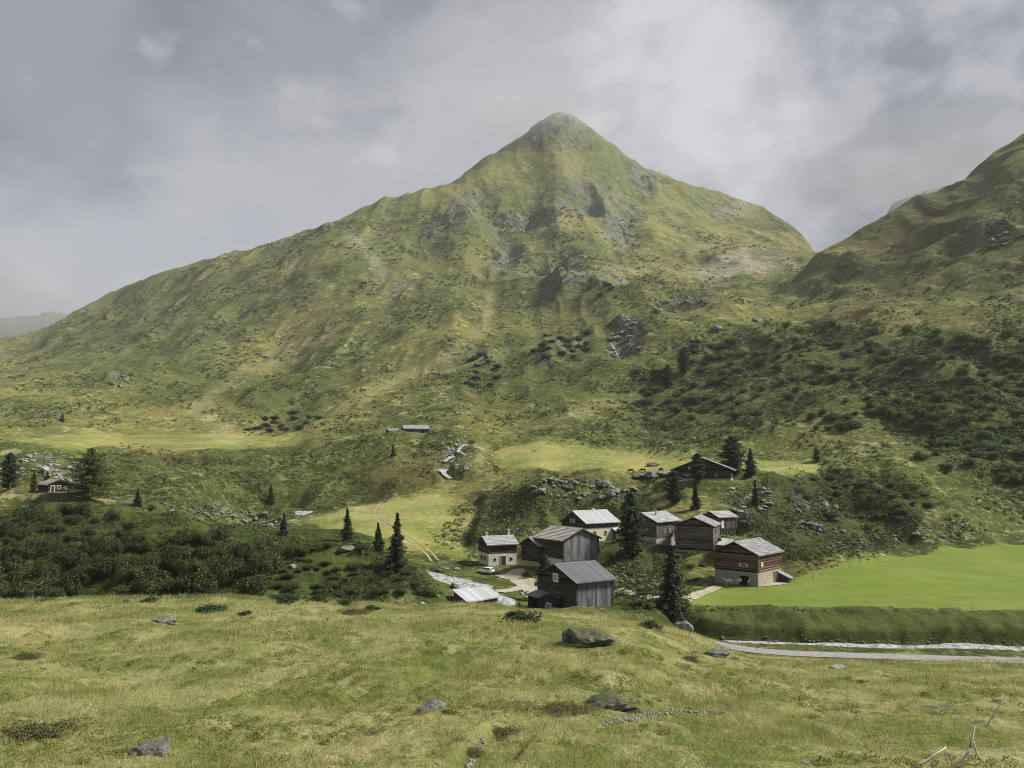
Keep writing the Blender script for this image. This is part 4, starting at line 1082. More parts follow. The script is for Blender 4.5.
def conifer(name, h, w, kind, seed):
    """trunk and crown meshes of a conifer h metres tall and w wide"""
    r = np.random.default_rng(seed); rr = random.Random(seed)
    T = MB(); bend = (rr.uniform(-.02, .02) * h, rr.uniform(-.02, .02) * h); rb = .018 * h + .04
    tp = [(bend[0] * (z * z), bend[1] * (z * z), z * h * .98 - (.5 if z == 0 else 0)) for z in (0, .06, .25, .5, .75, 1)]
    T.tube(tp, [rb * 1.25, rb, rb * .8, rb * .55, rb * .3, .01], 8)
    z = {'spruce': .05, 'pine': .06, 'larch': .10}[kind] * h; P0 = []; N = []; S = []
    step = {'spruce': .024, 'pine': .026, 'larch': .030}[kind] * h
    while z < h * .985:
        f = z / h
        if kind == 'spruce': L = w / 2 * (1 - f) ** .82 * 1.2 * (.85 + .15 * math.sin(z * 3.1 + seed)); nb = 8; droop = -.28 + .35 * f
        elif kind == 'pine': L = w / 2 * (math.sin(math.pi * (f * .93 + .05) ** .80) ** .62) * 1.12 * (.86 + .14 * math.sin(z * 2.3 + seed)); nb = 8; droop = .15
        else: L = w / 2 * 1.25 * (math.sin(math.pi * (f * .88 + .10) ** .62) ** .8) * (.65 + .35 * rr.random()); nb = 9; droop = -.05 + .25 * f
        L = max(L, .12); a0 = rr.random() * 6.28
        for b in range(nb):
            a = a0 + b * 6.283 / nb + rr.uniform(-.3, .3); l = L * rr.uniform(.48, 1.15); dz = droop * l + rr.uniform(-.15, .1) * l
            if rr.random() < .10: continue
            m_ = max(int(l / (.028 * h) * 1.6), 3)
            x0 = bend[0] * f * f; y0 = bend[1] * f * f
            if l > .5 and b % 2 == 0: T.tube([(x0, y0, z), (x0 + math.cos(a) * l * .85, y0 + math.sin(a) * l * .85, z + dz * .8)], [.035, .012], 3, cap=False)
            for i in range(m_):
                t = (i + .6) / m_
                for q in range(4 if kind != 'larch' else 3):
                    side = (q - 1.5) / 1.5 * (.17 * l + .10) * (1.15 - t * .8)
                    P0.append((x0 + math.cos(a) * l * t - math.sin(a) * side * rr.uniform(.5, 1.1), y0 + math.sin(a) * l * t + math.cos(a) * side * rr.uniform(.5, 1.1),
                               z + dz * t - abs(side) * .25 + rr.uniform(-.02, .02) * h))
                    N.append((math.cos(a) * .35 + rr.gauss(0, .45), math.sin(a) * .35 + rr.gauss(0, .45), .8 + rr.gauss(0, .3)))
                    S.append((.036 if kind == 'spruce' else .034 if kind == 'pine' else .030) * h * rr.uniform(.7, 1.4) + .05)
        z += step * rr.uniform(.8, 1.2)
    P0.append((bend[0], bend[1], h * .985)); N.append((1, 0, .1)); S.append(.05 * h)
    V, Fq = quads(np.array(P0), np.array(N), np.array(S), .55, r)
    return T.mesh('trunk', M['bark'], True), np_mesh('crown', V, Fq, M[kind])
def plant_tree(u, v, hpx, wpx, kind, label, name, seed, group=None, far=6000, dist=None):
    p = P(u, v, far=far) if dist is None else np.array(at(u, v, dist))
    if dist is not None: p[2] = height(p[0], p[1])
    D = p[1]; h = hpx * D / F; w = wpx * D / F
    root = empty(name, tuple(p - np.array([0, 0, .1])), seed * 1.3, label, 'tree', group)
    tm, cm = conifer(name, h, w, kind, seed)
    link('trunk', tm, root); link('crown', cm, root)
    return root
TREES = [
 (347,541,33,17,'spruce','pointed dark spruce standing alone on the mossy spur left of the river','spruce_tree',1),
 (378,552,29,15,'spruce','shorter of the two dark spruces beside the white river bend','spruce_tree',2),
 (396,567,53,25,'spruce','taller of the two dark spruces beside the white river bend','spruce_tree',3),
 (271,503,19,10,'spruce','small dark conifer at the foot of the round green hill left of the stream pool','spruce_tree',4),
 (283,535,22,12,'spruce','small dark conifer on the rocks just below the stream pool','spruce_tree',5),
 (632,558,64,30,'pine','tall stone pine between the white roofed chalet and the pale roofed hut','stone_pine',6),
 (672,622,74,44,'spruce','big broad dark conifer beside the near corner of the green field','stone_pine',7),
 (544,600,45,17,'pine','narrow dark conifer hugging the left corner of the dark roofed barn','stone_pine',8),
 (698,481,28,18,'pine','round topped stone pine right against the front of the broad hill chalet','stone_pine',9),
 (674,503,33,22,'pine','dark stone pine below the left end of the broad hill chalet','stone_pine',10),
 (696,509,30,12,'spruce','slim dark conifer below the middle of the broad hill chalet','spruce_tree',11),
 (733,474,38,32,'pine','dark wide conifer behind the right end of the broad hill chalet','spruce_tree',12),
 (751,475,27,18,'spruce','pointed conifer at the right end of the broad hill chalet','spruce_tree',13),
 (756,504,24,9,'spruce','thin young conifer on the rocky slope right of the broad hill chalet','spruce_tree',14),
 (933,446,23,9,'spruce','lone thin dark conifer among the alder bushes on the right slope','spruce_tree',15),
 (684,374,28,17,'pine','dark conifer at the upper left edge of the bushes on the right slope','stone_pine',16),
 (668,388,24,15,'pine','dark conifer just below another on the bushy crest left of the right slope','stone_pine',17),
 (88,500,52,58,'larch','big spreading larch beside the lone dark hut on the left','larch_tree',18),
 (8,489,36,20,'pine','dark conifer at the very left edge near the rock heap','stone_pine',19),
 (33,493,22,8,'larch','thin pale larch just left of the lone dark hut','larch_tree',20),
 (47,490,19,10,'larch','small loose larch right behind the roof of the lone dark hut','larch_tree',21),
 (137,506,17,11,'spruce','small dark conifer to the right of the big larch','spruce_tree',22),
 (62,421,8,6,'spruce','tiny dark conifer on the far flat meadow at the foot of the mountain','spruce_tree',23),
 (393,456,12,7,'spruce','small conifer on the hilltop below the far barn','spruce_tree',24),
 (817,462,16,11,'larch','small light green larch on the slope above the boulders right of the hamlet','larch_tree',25),
 (720,556,18,14,'larch','small leafy tree between the bare log barn and the brown chalet','larch_tree',26),
]
for (u, v, hp, wp_, kind, lab, nm, sd) in TREES: plant_tree(u, v, hp, wp_, kind, lab, nm, sd)

# bushes: a few meshes, each bush an object of its own
WILLOW = [bush_mesh('willow_bush', M['willow'], 40 + i, 2200, .13, 1.25) for i in range(5)]
ALDER = [bush_mesh('alder_bush', M['alder'], 60 + i, 1500, .18, 1.1) for i in range(5)]
DWARF = [bush_mesh('dwarf_pine', M['juniper'], 80 + i, 1300, .16, .8) for i in range(4)]
HEATHER = [bush_mesh('heather_mat', leaf_material('heather_leaf', (.040, .046, .016), (.095, .095, .034), (.20, .165, .08), .1, .2), 120 + i, 9000, .045, .42, 16) for i in range(3)]
def put_bush(p, r, meshes, name, label, cat, group, squash=1.0, sink=.06):
    o = link(name, random.choice(meshes)); o.location = (p[0], p[1], p[2] - sink * r)
    o.scale = (r * random.uniform(.9, 1.15), r * random.uniform(.9, 1.15), r * squash * random.uniform(.8, 1.15)); o.rotation_euler = (0, 0, random.uniform(0, 6.28))
    return tag(o, label, cat, group)
def scatter(mask, n, near, far, gap, seed, weight=None):
    """points of the ground inside a zone, at least gap pixels apart"""
    r = np.random.default_rng(seed); ys, xs = np.where(mask > .5); out = []
    for _ in range(n * 40):
        k = r.integers(len(xs)); u = xs[k] * 2 - 70 + r.uniform(0, 2); v = ys[k] * 2 + r.uniform(0, 2)
        if any((u - a) ** 2 + ((v - b) * 1.5) ** 2 < gap * gap for a, b, _ in out): continue
        p = pick(u, v, near=near, far=far)
        if p is None: continue
        out.append((u, v, p))
        if len(out) >= n: break
    return out
Z = poly((-60,520),(30,508),(110,520),(160,545),(205,528),(262,535),(268,560),(262,606),(150,612),(-60,612))
for u, v, p in scatter(Z, 150, 116, 220, 8, 3):
    r = random.uniform(1.3, 2.4) * (1.25 if v > 560 else 1.0)
    put_bush(p, r, WILLOW, 'willow_bush', 'dark green willow bush in the dense thicket behind the near meadow on the left', 'bush', 'thicket of willow bushes', 1.05)
Z = poly((275,548),(345,545),(400,566),(440,602),(300,606),(270,600))
for u, v, p in scatter(Z, 42, 114, 190, 8, 13):
    put_bush(p, random.uniform(.8, 1.6), WILLOW, 'spur_bush', 'low dark bush on the mossy spur between the thicket and the river', 'bush', 'low bushes on the spur', .6)
for (u, v, r, lab) in ((262,566,2.6,'large round willow bush at the right end of the left thicket'), (300,556,1.8,'single dark bush on the mossy spur right of the thicket'),
                       (150,511,1.3,'low bush on the bank between the big larch and the rock band'), (425,596,1.5,'dark bush on the spur tip above the white river'),
                       (415,588,1.1,'small bush on the spur just above the river bend'), (527,578,1.2,'leafy bush on the stony bank between river and dark roofed barn')):
    put_bush(P(u, v, near=116), r, WILLOW, 'willow_bush', lab, 'bush', None)
Z = union(poly((700,350),(745,335),(800,322),(850,320),(850,345),(790,362),(740,380),(700,385)),
          poly((790,395),(830,355),(880,330),(960,335),(1085,335),(1085,488),(1000,486),(950,470),(915,455),(925,430),(870,420),(830,405)),
          poly((800,408),(870,424),(850,440),(810,432),(795,420)), poly((690,385),(790,362),(800,390),(760,415),(700,430),(650,420),(640,395)))
SLOPE = scatter(Z, 235, 270, 900, 9.5, 5)
for u, v, p in SLOPE:
    r = random.uniform(1.9, 4.2) * (p[1] / 420) ** .8
    put_bush(p, r, ALDER, 'alder_bush', 'green alder bush in the broad belt of bushes on the right hillside', 'bush', 'alder belt on the right hillside', .95)
Z = poly((800,480),(850,468),(900,485),(935,500),(920,530),(880,545),(840,520),(800,500))
for u, v, p in scatter(Z, 30, 180, 330, 10, 6):
    put_bush(p, random.uniform(1.0, 2.0), ALDER, 'alder_bush', 'green alder bush among the boulders to the right of the hamlet', 'bush', 'bushes among the boulders', .8)
for cx, cy, rx, ry, n, lab, gp in ((480,371,22,17,13,'dark dwarf pine in the patch on the slope right above the far barns','upper dwarf pine patch'),
                                  (560,346,32,15,18,'dark dwarf pine in the patch left of the pale crag on the spur','dwarf pine patch by the crag'),
                                  (284,423,38,9,15,'dark dwarf pine in the low strip at the back of the flat meadow','dwarf pine strip by the meadow'),
                                  (650,380,18,14,10,'dark dwarf pine on the crest below the pale crag','dwarf pines on the crest'),
                                  (603,291,9,5,3,'dark dwarf pine in the small clump high on the spur','high dwarf pine clump'),
                                  (700,352,26,14,12,'dark dwarf pine on the rocky shoulder above the right hand bushes','shoulder dwarf pines')):
    for u, v, p in scatter(ell(cx, cy, rx, ry, -12), n, 250, 1500, 6, cx):
        put_bush(p, random.uniform(4.2, 6.2) * p[1] / F, DWARF, 'dwarf_pine', lab, 'shrub', gp, .9)
for (u, v, r, lab) in ((520,622,2.6,'dark flat juniper mat just in front of the dark roofed barn'), (212,612,2.4,'flat dark juniper mat on the meadow edge below the thicket'),
                       (285,603,1.6,'dark juniper mat on the meadow rim by the spur'), (245,615,1.2,'small juniper cushion right of the wide mat on the meadow edge'),
                       (48,600,1.6,'pale green leafy cushion on the meadow rim at the left'), (150,602,1.7,'dark juniper cushion under the middle of the thicket'),
                       (25,658,34,'small dark heather cushion alone on the left of the meadow'), (690,660,26,'small heather mat at the foot of the long boulder above the road bend'), (352,614,40,'heathery patch on the meadow rim left of the spur tip'), (578,645,34,'heather mat against the left foot of the big mossy boulder'), (632,712,30,'heather mat against the right foot of the dark ridged boulder'), (122,756,40,'mossy heather mat left of the flat topped boulder at the lower edge'), (448,712,18,'small heather tuft against the grey rounded boulder'), (498,734,44,'dark heathery lip of the small gully at the lower edge'), (470,752,30,'dark heather tuft on the left side of the small gully at the lower edge'), (372,610,1.3,'low heather mat on the meadow rim left of the river shed'),
                       (572,712,66,'brown green heather mat on the left flank of the dark boulder'), (26,738,95,'broad dark heather mat at the lower left corner of the meadow'),
                       (862,682,16,'small dark cushion on the near meadow to the right'), (650,628,1.8,'green juniper cushion beside the big mossy boulder')):
    p = P(u, v); near = r > 9 or u < 100; r = r / 2 * p[1] / F if r > 9 else r
    put_bush(p, r * .9, HEATHER if near else DWARF, 'heather_mat' if near else 'juniper_mat', lab, 'shrub', None, .6)

Z = union(poly((612,575),(640,560),(664,566),(668,600),(640,615),(620,600)), poly((610,520),(622,515),(624,555),(612,560)), poly((640,560),(690,552),(712,570),(690,590),(668,585)), poly((498,606),(535,606),(530,612),(500,613)))
for u, v, p in scatter(Z, 34, 116, 230, 5, 9):
    put_bush(p, random.uniform(.5, 1.1), ALDER, 'weed_clump', 'leafy green weed clump on the stony mound between the huts', 'bush', 'weeds between the huts', .8)
# far scrub that fills the belt between the bushes, and heath on the knolls: countless, one object each
def clumps(name, pts, size, material, leaves, leaf, seed, flat=.6):
    r = np.random.default_rng(seed); n = len(pts); pts = np.array(pts); size = np.asarray(size)
    q = r.normal(size=(n, leaves, 3)); q /= np.linalg.norm(q, axis=2)[..., None]; q[..., 2] = np.abs(q[..., 2]) * flat
    rad = r.uniform(.6, 1.05, (n, leaves, 1))
    Pq = (pts[:, None, :] + q * rad * size[:, None, None]).reshape(-1, 3)
    N = (q + r.normal(size=q.shape) * .5 + np.array([0, 0, .3])).reshape(-1, 3)
    V, Fq = quads(Pq, N, np.repeat(size * leaf, leaves) * r.uniform(.6, 1.3, n * leaves), .7, r)
    return tag(link(name, np_mesh(name, V, Fq, material)), kind='stuff')
def bulk(mask, n, near, far, seed, thresh=None):
    r = np.random.default_rng(seed); w = mask.ravel() / mask.sum(); k = r.choice(len(w), n, p=w)
    u = (k % mask.shape[1]) * 2 - 70 + r.uniform(0, 2, n); v = (k // mask.shape[1]) * 2 + r.uniform(0, 2, n)
    j = np.clip(np.searchsorted(COLS, u) - 1, 0, NC - 2); i0 = int(np.searchsorted(ROWS, near)); i1 = int(np.searchsorted(ROWS, far))
    prof = np.minimum.accumulate(GV[i0:i1], axis=0); out = []
    for a, b in zip(j, v):
        c = prof[:, a]; i = int(np.searchsorted(-c, -b))
        if i <= 0 or i >= len(c): continue
        i += i0; out.append((GX[i, a], GY[i, a], GZ[i, a]))
    return np.array(out)
pts = bulk(SHRUBZ * (SHRUBZ > .35), 6500, 270, 1000, 21)
keep = vnoise(pts[:, 0] / 22, pts[:, 1] / 22, 77) > -.08; pts = pts[keep]
clumps('alder_scrub', pts, RNG.uniform(1.0, 2.1, len(pts)) * (pts[:, 1] / 420) ** .8, M['alder'], 30, .55, 22)
hz = np.maximum(HEATH, .9 * BANK) * (_yy < 612) * (1 - np.clip(blur(ell(480,585,40,28), 3) + blur(poly((690,600),(700,585),(770,590),(790,575),(800,600)), 3), 0, 1))
pts = bulk(hz, 26000, 112, 430, 23)
keep = vnoise(pts[:, 0] / 6, pts[:, 1] / 9, 78) + .5 * vnoise(pts[:, 0] / 2.2, pts[:, 1] / 3, 79) > -.22; pts = pts[keep]
clumps('heath', pts, RNG.uniform(.28, .62, len(pts)) * (pts[:, 1] / 200) ** .7, M['heath'], 14, .65, 24, .7)
sl = np.clip(poly((-60,330),(120,290),(340,220),(520,200),(700,230),(830,260),(1080,150),(1080,520),(880,545),(800,470),(640,485),(480,495),(440,470),(300,440),(150,425),(-60,430)), 0, 1) * (1 - np.clip(FLATM + FIELD + SCREE + TRACKP, 0, 1))
pts = bulk(sl, 26000, 200, 1600, 25)
keep = vnoise(pts[:, 0] / pts[:, 1] * 26, np.log(pts[:, 1]) * 22, 80) + .5 * vnoise(pts[:, 0] / pts[:, 1] * 70, np.log(pts[:, 1]) * 60, 81) > .05; pts = pts[keep]
clumps('tussocks', pts, RNG.uniform(.0016, .0034, len(pts)) * pts[:, 1], M['heath'], 9, .8, 26, .6)

mm = poly((-60,606),(440,606),(560,618),(640,640),(700,655),(1080,672),(1080,768),(-60,768)) * (.25 + np.clip((_yy - 600) / 90, 0, 1))
pts = bulk(mm, 3600, 15, 118, 27)
keep = vnoise(pts[:, 0] / 5, pts[:, 1] / 5, 82) + .6 * vnoise(pts[:, 0] / 1.7, pts[:, 1] / 1.7, 83) > .12; pts = pts[keep]
clumps('meadow_tussocks', pts, RNG.uniform(.12, .36, len(pts)) * np.clip(pts[:, 1] / 45, .6, 1.5), leaf_material('meadow_tussock', (.10, .125, .03), (.20, .20, .06), (.33, .28, .12), .2, .2), 60, .26, 28, .7)
# ------------------------------------------------------------------ near meadow: blades of grass
def meadow():
    r = np.random.default_rng(5); n = 60000
    d = r.uniform(13.5, 122, n); a = r.uniform(-.80, .80, n); x = a * d
    i = np.clip(np.searchsorted(ROWS, d) - 1, 0, NR - 2)
    u = CX + F * a * .99; j = np.clip(np.searchsorted(COLS, u) - 1, 0, NC - 2)
    for _ in range(3):                                   # settle on the column that holds x
        gx = GX[i, j]; gx1 = GX[i, j + 1]; t = (x - gx) / (gx1 - gx); j = np.clip(j + np.floor(t).astype(int), 0, NC - 2)
    t = np.clip((x - GX[i, j]) / (GX[i, j + 1] - GX[i, j]), 0, 1)[:, None]
    s = ((d - ROWS[i]) / (ROWS[i + 1] - ROWS[i]))
    z = (GZ[i, j] * (1 - t[:, 0]) + GZ[i, j + 1] * t[:, 0]) * (1 - s) + (GZ[i + 1, j] * (1 - t[:, 0]) + GZ[i + 1, j + 1] * t[:, 0]) * s
    patch = vnoise(x / 9, d / 9, 31) + .6 * vnoise(x / 2.6, d / 2.6, 32)
    keep = r.uniform(-1.4, .9, n) < patch
    x, d, z, patch = x[keep], d[keep], z[keep], patch[keep]; n = len(x)
    k = 6
    hgt = r.uniform(.09, .27, (n, k)) * (1 + .5 * np.clip(patch, -.6, 1))[:, None] * np.clip(.75 + d / 90, .8, 1.8)[:, None]
    ang = r.uniform(0, 6.283, (n, k)); off = r.uniform(0, .16, (n, k)) * np.clip(d / 30, .8, 3)[:, None]
    bx = x[:, None] + np.cos(ang) * off; by = d[:, None] + np.sin(ang) * off; bz = np.repeat(z[:, None], k, 1) - .03
    w = np.maximum(.016, d * .00062)[:, None] * r.uniform(.6, 1.3, (n, k)); la = ang + r.normal(0, .5, (n, k)); lean = r.uniform(.15, .75, (n, k)) * hgt
    wa = r.uniform(0, 3.14, (n, k)); wx, wy = np.cos(wa) * w / 2, np.sin(wa) * w / 2
    A = np.stack([bx - wx, by - wy, bz], -1); B = np.stack([bx + wx, by + wy, bz], -1)
    C = np.stack([bx + np.cos(la) * lean, by + np.sin(la) * lean, bz + hgt], -1)
    V = np.stack([A, B, C], 2).reshape(-1, 3)
    m, t_ = mat('meadow_grass'); P_ = t_.obj; isl = t_.geo.outputs['Random Per Island']
    near = t_.mix(t_.ramp(t_.noise(P_, .13, 8, .70), .44, .57), tuple(1.2 * k for k in C_MEADOW_G), tuple(1.25 * k for k in C_MEADOW_Y))
    near = t_.mix(t_.math('MULTIPLY', t_.ramp(t_.noise(t_.scale(P_, (1, .35, 1)), .3, 8, .68), .53, .66), .8), near, C_STRAW)
    near = t_.mix(t_.ramp(isl, .70, .95, 0, .8), near, (.48, .41, .20)); near = t_.mix(t_.ramp(isl, .35, .0, 0, .6), near, C_MOSS)
    t_.l.new(near, t_.bsdf.inputs['Base Color'])
    tr = t_.node('ShaderNodeBsdfTranslucent'); t_.l.new(near, tr.inputs[0]); mx = t_.node('ShaderNodeMixShader'); mx.inputs[0].default_value = .45
    t_.l.new(t_.bsdf.outputs[0], mx.inputs[1]); t_.l.new(tr.outputs[0], mx.inputs[2]); t_.l.new(mx.outputs[0], t_.n['Material Output'].inputs[0])
    tag(link('meadow_grass', np_mesh('meadow_grass', V, np.arange(n * k * 3).reshape(-1, 3), m)), kind='stuff')
meadow()
# ------------------------------------------------------------------ rocks
def rock_material(name, a, b, lichen, moss, moss_amount):
    m, t = mat(name)
    n = t.noise(t.obj, 1.6, 9, .72); n2 = t.noise(t.obj, 5.5, 6, .7)
    c = t.mix(t.ramp(n, .36, .64), a, b); c = t.mix(t.ramp(n2, .56, .68, 0, .6), c, lichen)
    c = t.mix(t.ramp(t.voro(t.obj, 2.2, 'DISTANCE_TO_EDGE'), 0, .035, .55, 0), c, (.03, .03, .027))
    sep = t.node('ShaderNodeSeparateXYZ'); t.l.new(t.geo.outputs['Normal'], sep.inputs[0])
    up = t.math('ADD', sep.outputs[2], t.math('MULTIPLY', t.math('SUBTRACT', n, .5), 1.6))
    c = t.mix(t.math('MULTIPLY', t.ramp(up, .62, .85), moss_amount), c, moss)
    t.l.new(c, t.bsdf.inputs['Base Color']); t.l.new(t.bump(t.math('ADD', n, t.math('MULTIPLY', n2, .4)), .9, .25), t.bsdf.inputs['Normal'])
    return m
M['rock'] = rock_material('grey_rock', (.085, .086, .080), (.255, .25, .235), (.40, .40, .365), (.085, .095, .03), .35)
M['rock_moss'] = rock_material('mossy_rock', (.060, .062, .056), (.18, .18, .165), (.30, .30, .265), (.060, .070, .018), .8)
M['rock_pale'] = rock_material('pale_rock', (.15, .148, .135), (.36, .35, .325), (.46, .45, .415), (.12, .12, .05), .15)
def boulder_mesh(name, seed, material, flat=.7, sub=4, boxy=False):
    import bmesh
    from mathutils import noise as mn
    r = random.Random(seed); bm = bmesh.new(); bmesh.ops.create_icosphere(bm, subdivisions=sub, radius=1)
    cuts = []
    for _ in range(16):
        d = Vector((r.gauss(0, 1), r.gauss(0, 1), r.gauss(0, .8))).normalized(); cuts.append((d, r.uniform(.42, .86)))
    if boxy: cuts = [(Vector(d).normalized(), h) for d, h in (((0,0,1),.5),((1,.15,.05),.62),((-1,.1,.1),.66),((.1,-1,.05),.55),((.1,1,0),.6),((.7,-.7,.3),.72),((-.6,-.7,.4),.7))]
    off = Vector((seed * 3.7, seed * 1.3, 0))
    for v in bm.verts:
        p = v.co.copy()
        for d, h in cuts:
            k = p.dot(d)
            if k > h: p -= d * (k - h) * .92
        q = p * (1 + .20 * mn.fractal(p * 1.4 + off, 1, 2, 3) + .09 * mn.fractal(p * 4.5 + off, .8, 2, 4))
        v.co = (q.x, q.y, max(q.z, -.55) * flat)
    me = bpy.data.meshes.new(name); bm.to_mesh(me); bm.free()
    for p in me.polygons: p.use_smooth = sub > 4
    me.materials.append(material); return me
BOULD = {k: [boulder_mesh('boulder', 5 + i * 3 + j * 40, M[k], f, 3) for i, f in enumerate((.62, .75, .85, .55, .7, .95))] for j, k in enumerate(('rock', 'rock_moss', 'rock_pale'))}
BIG = {k: [boulder_mesh('boulder', 105 + i * 3 + j * 40, M[k], f, 5) for i, f in enumerate((.72, .75, .8))] for j, k in enumerate(('rock', 'rock_moss'))}
def put_rock(p, w, key, label, group=None, tall=1.0, big=False, sink=.25, turn=None, name='boulder', long=1.0):
    o = link(name, random.choice((BIG if big else BOULD)[key])); r = w / 2
    o.location = (p[0], p[1], p[2] + r * (.62 * tall - 2 * sink * .62 * tall))
    o.scale = (r * random.uniform(.95, 1.2) * long, r * random.uniform(.85, 1.1), r * tall); o.rotation_euler = (random.uniform(-.12, .12), random.uniform(-.12, .12), random.uniform(0, 6.28) if turn is None else turn)
    return tag(o, label, 'boulder', group)
SLAB = boulder_mesh('boulder', 333, M['rock'], 1.0, 5, True)
# single boulders one can point at: u, v, width in the picture, kind, height ratio, label
for (u, v, wpx, key, tall, big, lab) in (
    (152,754,46,'rock',1.1,True,'pale flat topped boulder at the bottom edge of the meadow'), (430,711,34,'rock',.8,True,'grey rounded boulder lying alone in the middle of the near meadow'),
    (585,642,62,'rock_moss',.62,True,'big dark moss capped boulder in the meadow below the dark roofed barn'), (614,709,56,'rock_moss',.7,True,'dark ridged boulder beside the dry rill in the near meadow'),
    (166,622,26,'rock',.7,True,'grey rounded boulder on the meadow rim below the thicket'), (128,602,13,'rock',.85,False,'small pale boulder at the foot of the thicket'),
    (108,607,9,'rock_moss',.6,False,'small dark boulder left of the pale one at the foot of the thicket'), (75,604,14,'rock_moss',.4,False,'low flat mossy stone on the meadow rim at the far left'),
    (422,603,9,'rock_pale',.6,False,'small pale boulder on the spur tip above the river shed'), (683,628,20,'rock',.8,True,'grey boulder leaning at the foot of the big broad conifer'),
    (660,632,14,'rock_moss',.7,False,'mossy stone on the hump just left of the grey leaning boulder'), (715,656,26,'rock',.55,True,'long grey boulder on the meadow rim above the road bend'),
    (698,653,16,'rock',.6,False,'smaller grey boulder next to the long one above the road bend'), (736,660,14,'rock_moss',.5,False,'dark low stone right of the long boulder above the road bend'),
    (886,676,9,'rock_pale',.7,False,'little pale stone in the right part of the near meadow'), (840,668,18,'rock_pale',.3,False,'flat pale slab on the right meadow rim by the road'),
    (808,764,16,'rock_pale',.5,False,'pale stone at the lower edge between meadow and rill'), (405,764,10,'rock_pale',.5,False,'small pale stone at the lower edge left of centre'),
    (437,765,7,'rock',.6,False,'tiny grey stone at the lower edge right of the pale one'), (347,550,15,'rock',.7,False,'grey block on the mossy spur just below the lone spruce'),
    (292,567,9,'rock_pale',.6,False,'small whitish stone on the flank of the spur'), (438,571,9,'rock_moss',.8,False,'dark boulder at the edge of the white river'),
    (446,578,6,'rock',.7,False,'small wet stone in the middle of the white river'), (463,580,7,'rock_moss',.6,False,'dark wet stone near the far edge of the white river'), (472,586,5,'rock',.7,False,'small grey stone in the river above the shed roof'), (455,588,12,'rock_moss',.8,False,'dark boulder in the white river just above the shed roof'), (457,570,8,'rock_pale',.9,False,'pale stone with dark side on the grass near the rail fence'),
    (640,478,14,'rock',.6,False,'grey boulder right below the grazing horses'), (652,477,20,'rock',.55,False,'wide grey boulder left of the stone pine by the broad chalet'), (664,476,17,'rock',.6,False,'dark topped boulder touching the wide one by the broad chalet'),
    (653,466,16,'rock_moss',.45,False,'low brown rock mound on the pasture behind the horses'), (917,536,13,'rock',.8,False,'grey boulder on the pasture right above the green field'),
    (632,491,13,'rock',.7,False,'big grey boulder at the right end of the knoll rock pile'), (640,350,10,'rock',.8,False,'grey block at the foot of the pale crag'),
    (755,322,9,'rock',.9,False,'pale boulder above the shoulder dwarf pines'), (717,330,13,'rock',.9,False,'dark split boulder above the shoulder dwarf pines'),
    (640,402,13,'rock_pale',.8,False,'pale leaning rock on the slope above the horse pasture'), (693,440,8,'rock',.7,False,'small grey boulder on the slope above the broad chalet'),
    (625,420,9,'rock',.7,False,'grey stone on the slope right of the stream head'), (610,596,16,'rock',.8,False,'light boulder on the bank right of the dark roofed barn')):
    p = P(u, v); o = put_rock(p, wpx * p[1] / F * (1.0 if p[1] > 60 else .95), key, lab, None, tall, big, .47 if u < 700 and v > 600 else .26)
    if u == 152: o.data = SLAB; o.rotation_euler = (.05, -.08, .25); o.scale = (.66, .5, .50); o.location.z -= .02
HEAPS = (
 ((58,468,46,13,8), 48, 3.0, 9.5, 'rock_pale', 'pale block in the rock heap above the lone dark hut', 'rock heap above the lone hut'),
 ((245,518,42,7,6), 38, 3.5, 10.5, 'rock', 'grey block in the rock band below the stream pool', 'rock band below the pool'),
 ((180,508,52,5,0), 14, 3, 7, 'rock', 'grey block in the broken rocks right of the big larch', 'broken rocks right of the larch'),
 ((580,489,50,11,4), 52, 3.5, 13, 'rock', 'grey block in the rock pile on the knoll above the hamlet', 'rock pile on the knoll'),
 ((525,512,55,18,-20), 22, 2, 5, 'rock', 'small grey stone on the heathy flank of the knoll above the stone hut', 'stones on the knoll flank'),
 ((750,502,26,22,0), 28, 3, 9, 'rock_pale', 'pale block in the stone run between stilt barn and broad chalet', 'stone run by the stilt barn'),
 ((820,517,34,16,10), 22, 3, 10, 'rock', 'grey block in the boulder field among bushes right of the hamlet', 'boulder field right of the hamlet'),
 ((452,456,15,18,-20), 22, 2.5, 7, 'rock_pale', 'pale rock along the tumbling stream above the rutted track', 'rocks along the stream'),
 ((905,537,80,8,-6), 15, 2.5, 7, 'rock_pale', 'scattered pale stone on the pasture edge above the green field', 'stones above the green field'),
 ((630,578,26,18,20), 14, 4, 10, 'rock_moss', 'mossy rock among the weeds between stone pine and dark roofed barn', 'rocks below the stone pine'),
 ((705,580,14,6,0), 8, 3, 6, 'rock', 'wall stone in the tumbled wall left of the brown chalet', 'tumbled wall by the brown chalet'),
 ((523,596,12,4,-10), 8, 3, 6, 'rock_pale', 'pale bank stone between the river shed and the dark roofed barn', 'stones on the river bank'),
 ((621,338,12,20,25), 14, 5, 11, 'rock_pale', 'pale block of the crag on the spur', 'pale crag on the spur'),
 ((687,303,32,4,-5), 12, 4, 9, 'rock', 'grey block of the low cliff high on the spur', 'low cliff on the spur'),
 ((1000,240,26,5,-20), 9, 6, 12, 'rock', 'grey block of the outcrop high on the right hillside', 'outcrop on the right hillside'),
 ((120,382,11,6,-20), 6, 4, 8, 'rock', 'grey block of the small crag on the left foot of the mountain', 'small crag on the left'),
)
for (e, n, a, b, key, lab, gp) in HEAPS:
    for u, v, p in scatter(ell(*e), n, 125, 1500, a * .8, int(e[0])):
        put_rock(p, random.uniform(a, b) * random.uniform(.8, 1.1) * p[1] / F, key, lab, gp, random.uniform(.6, 1.05), False, .22)
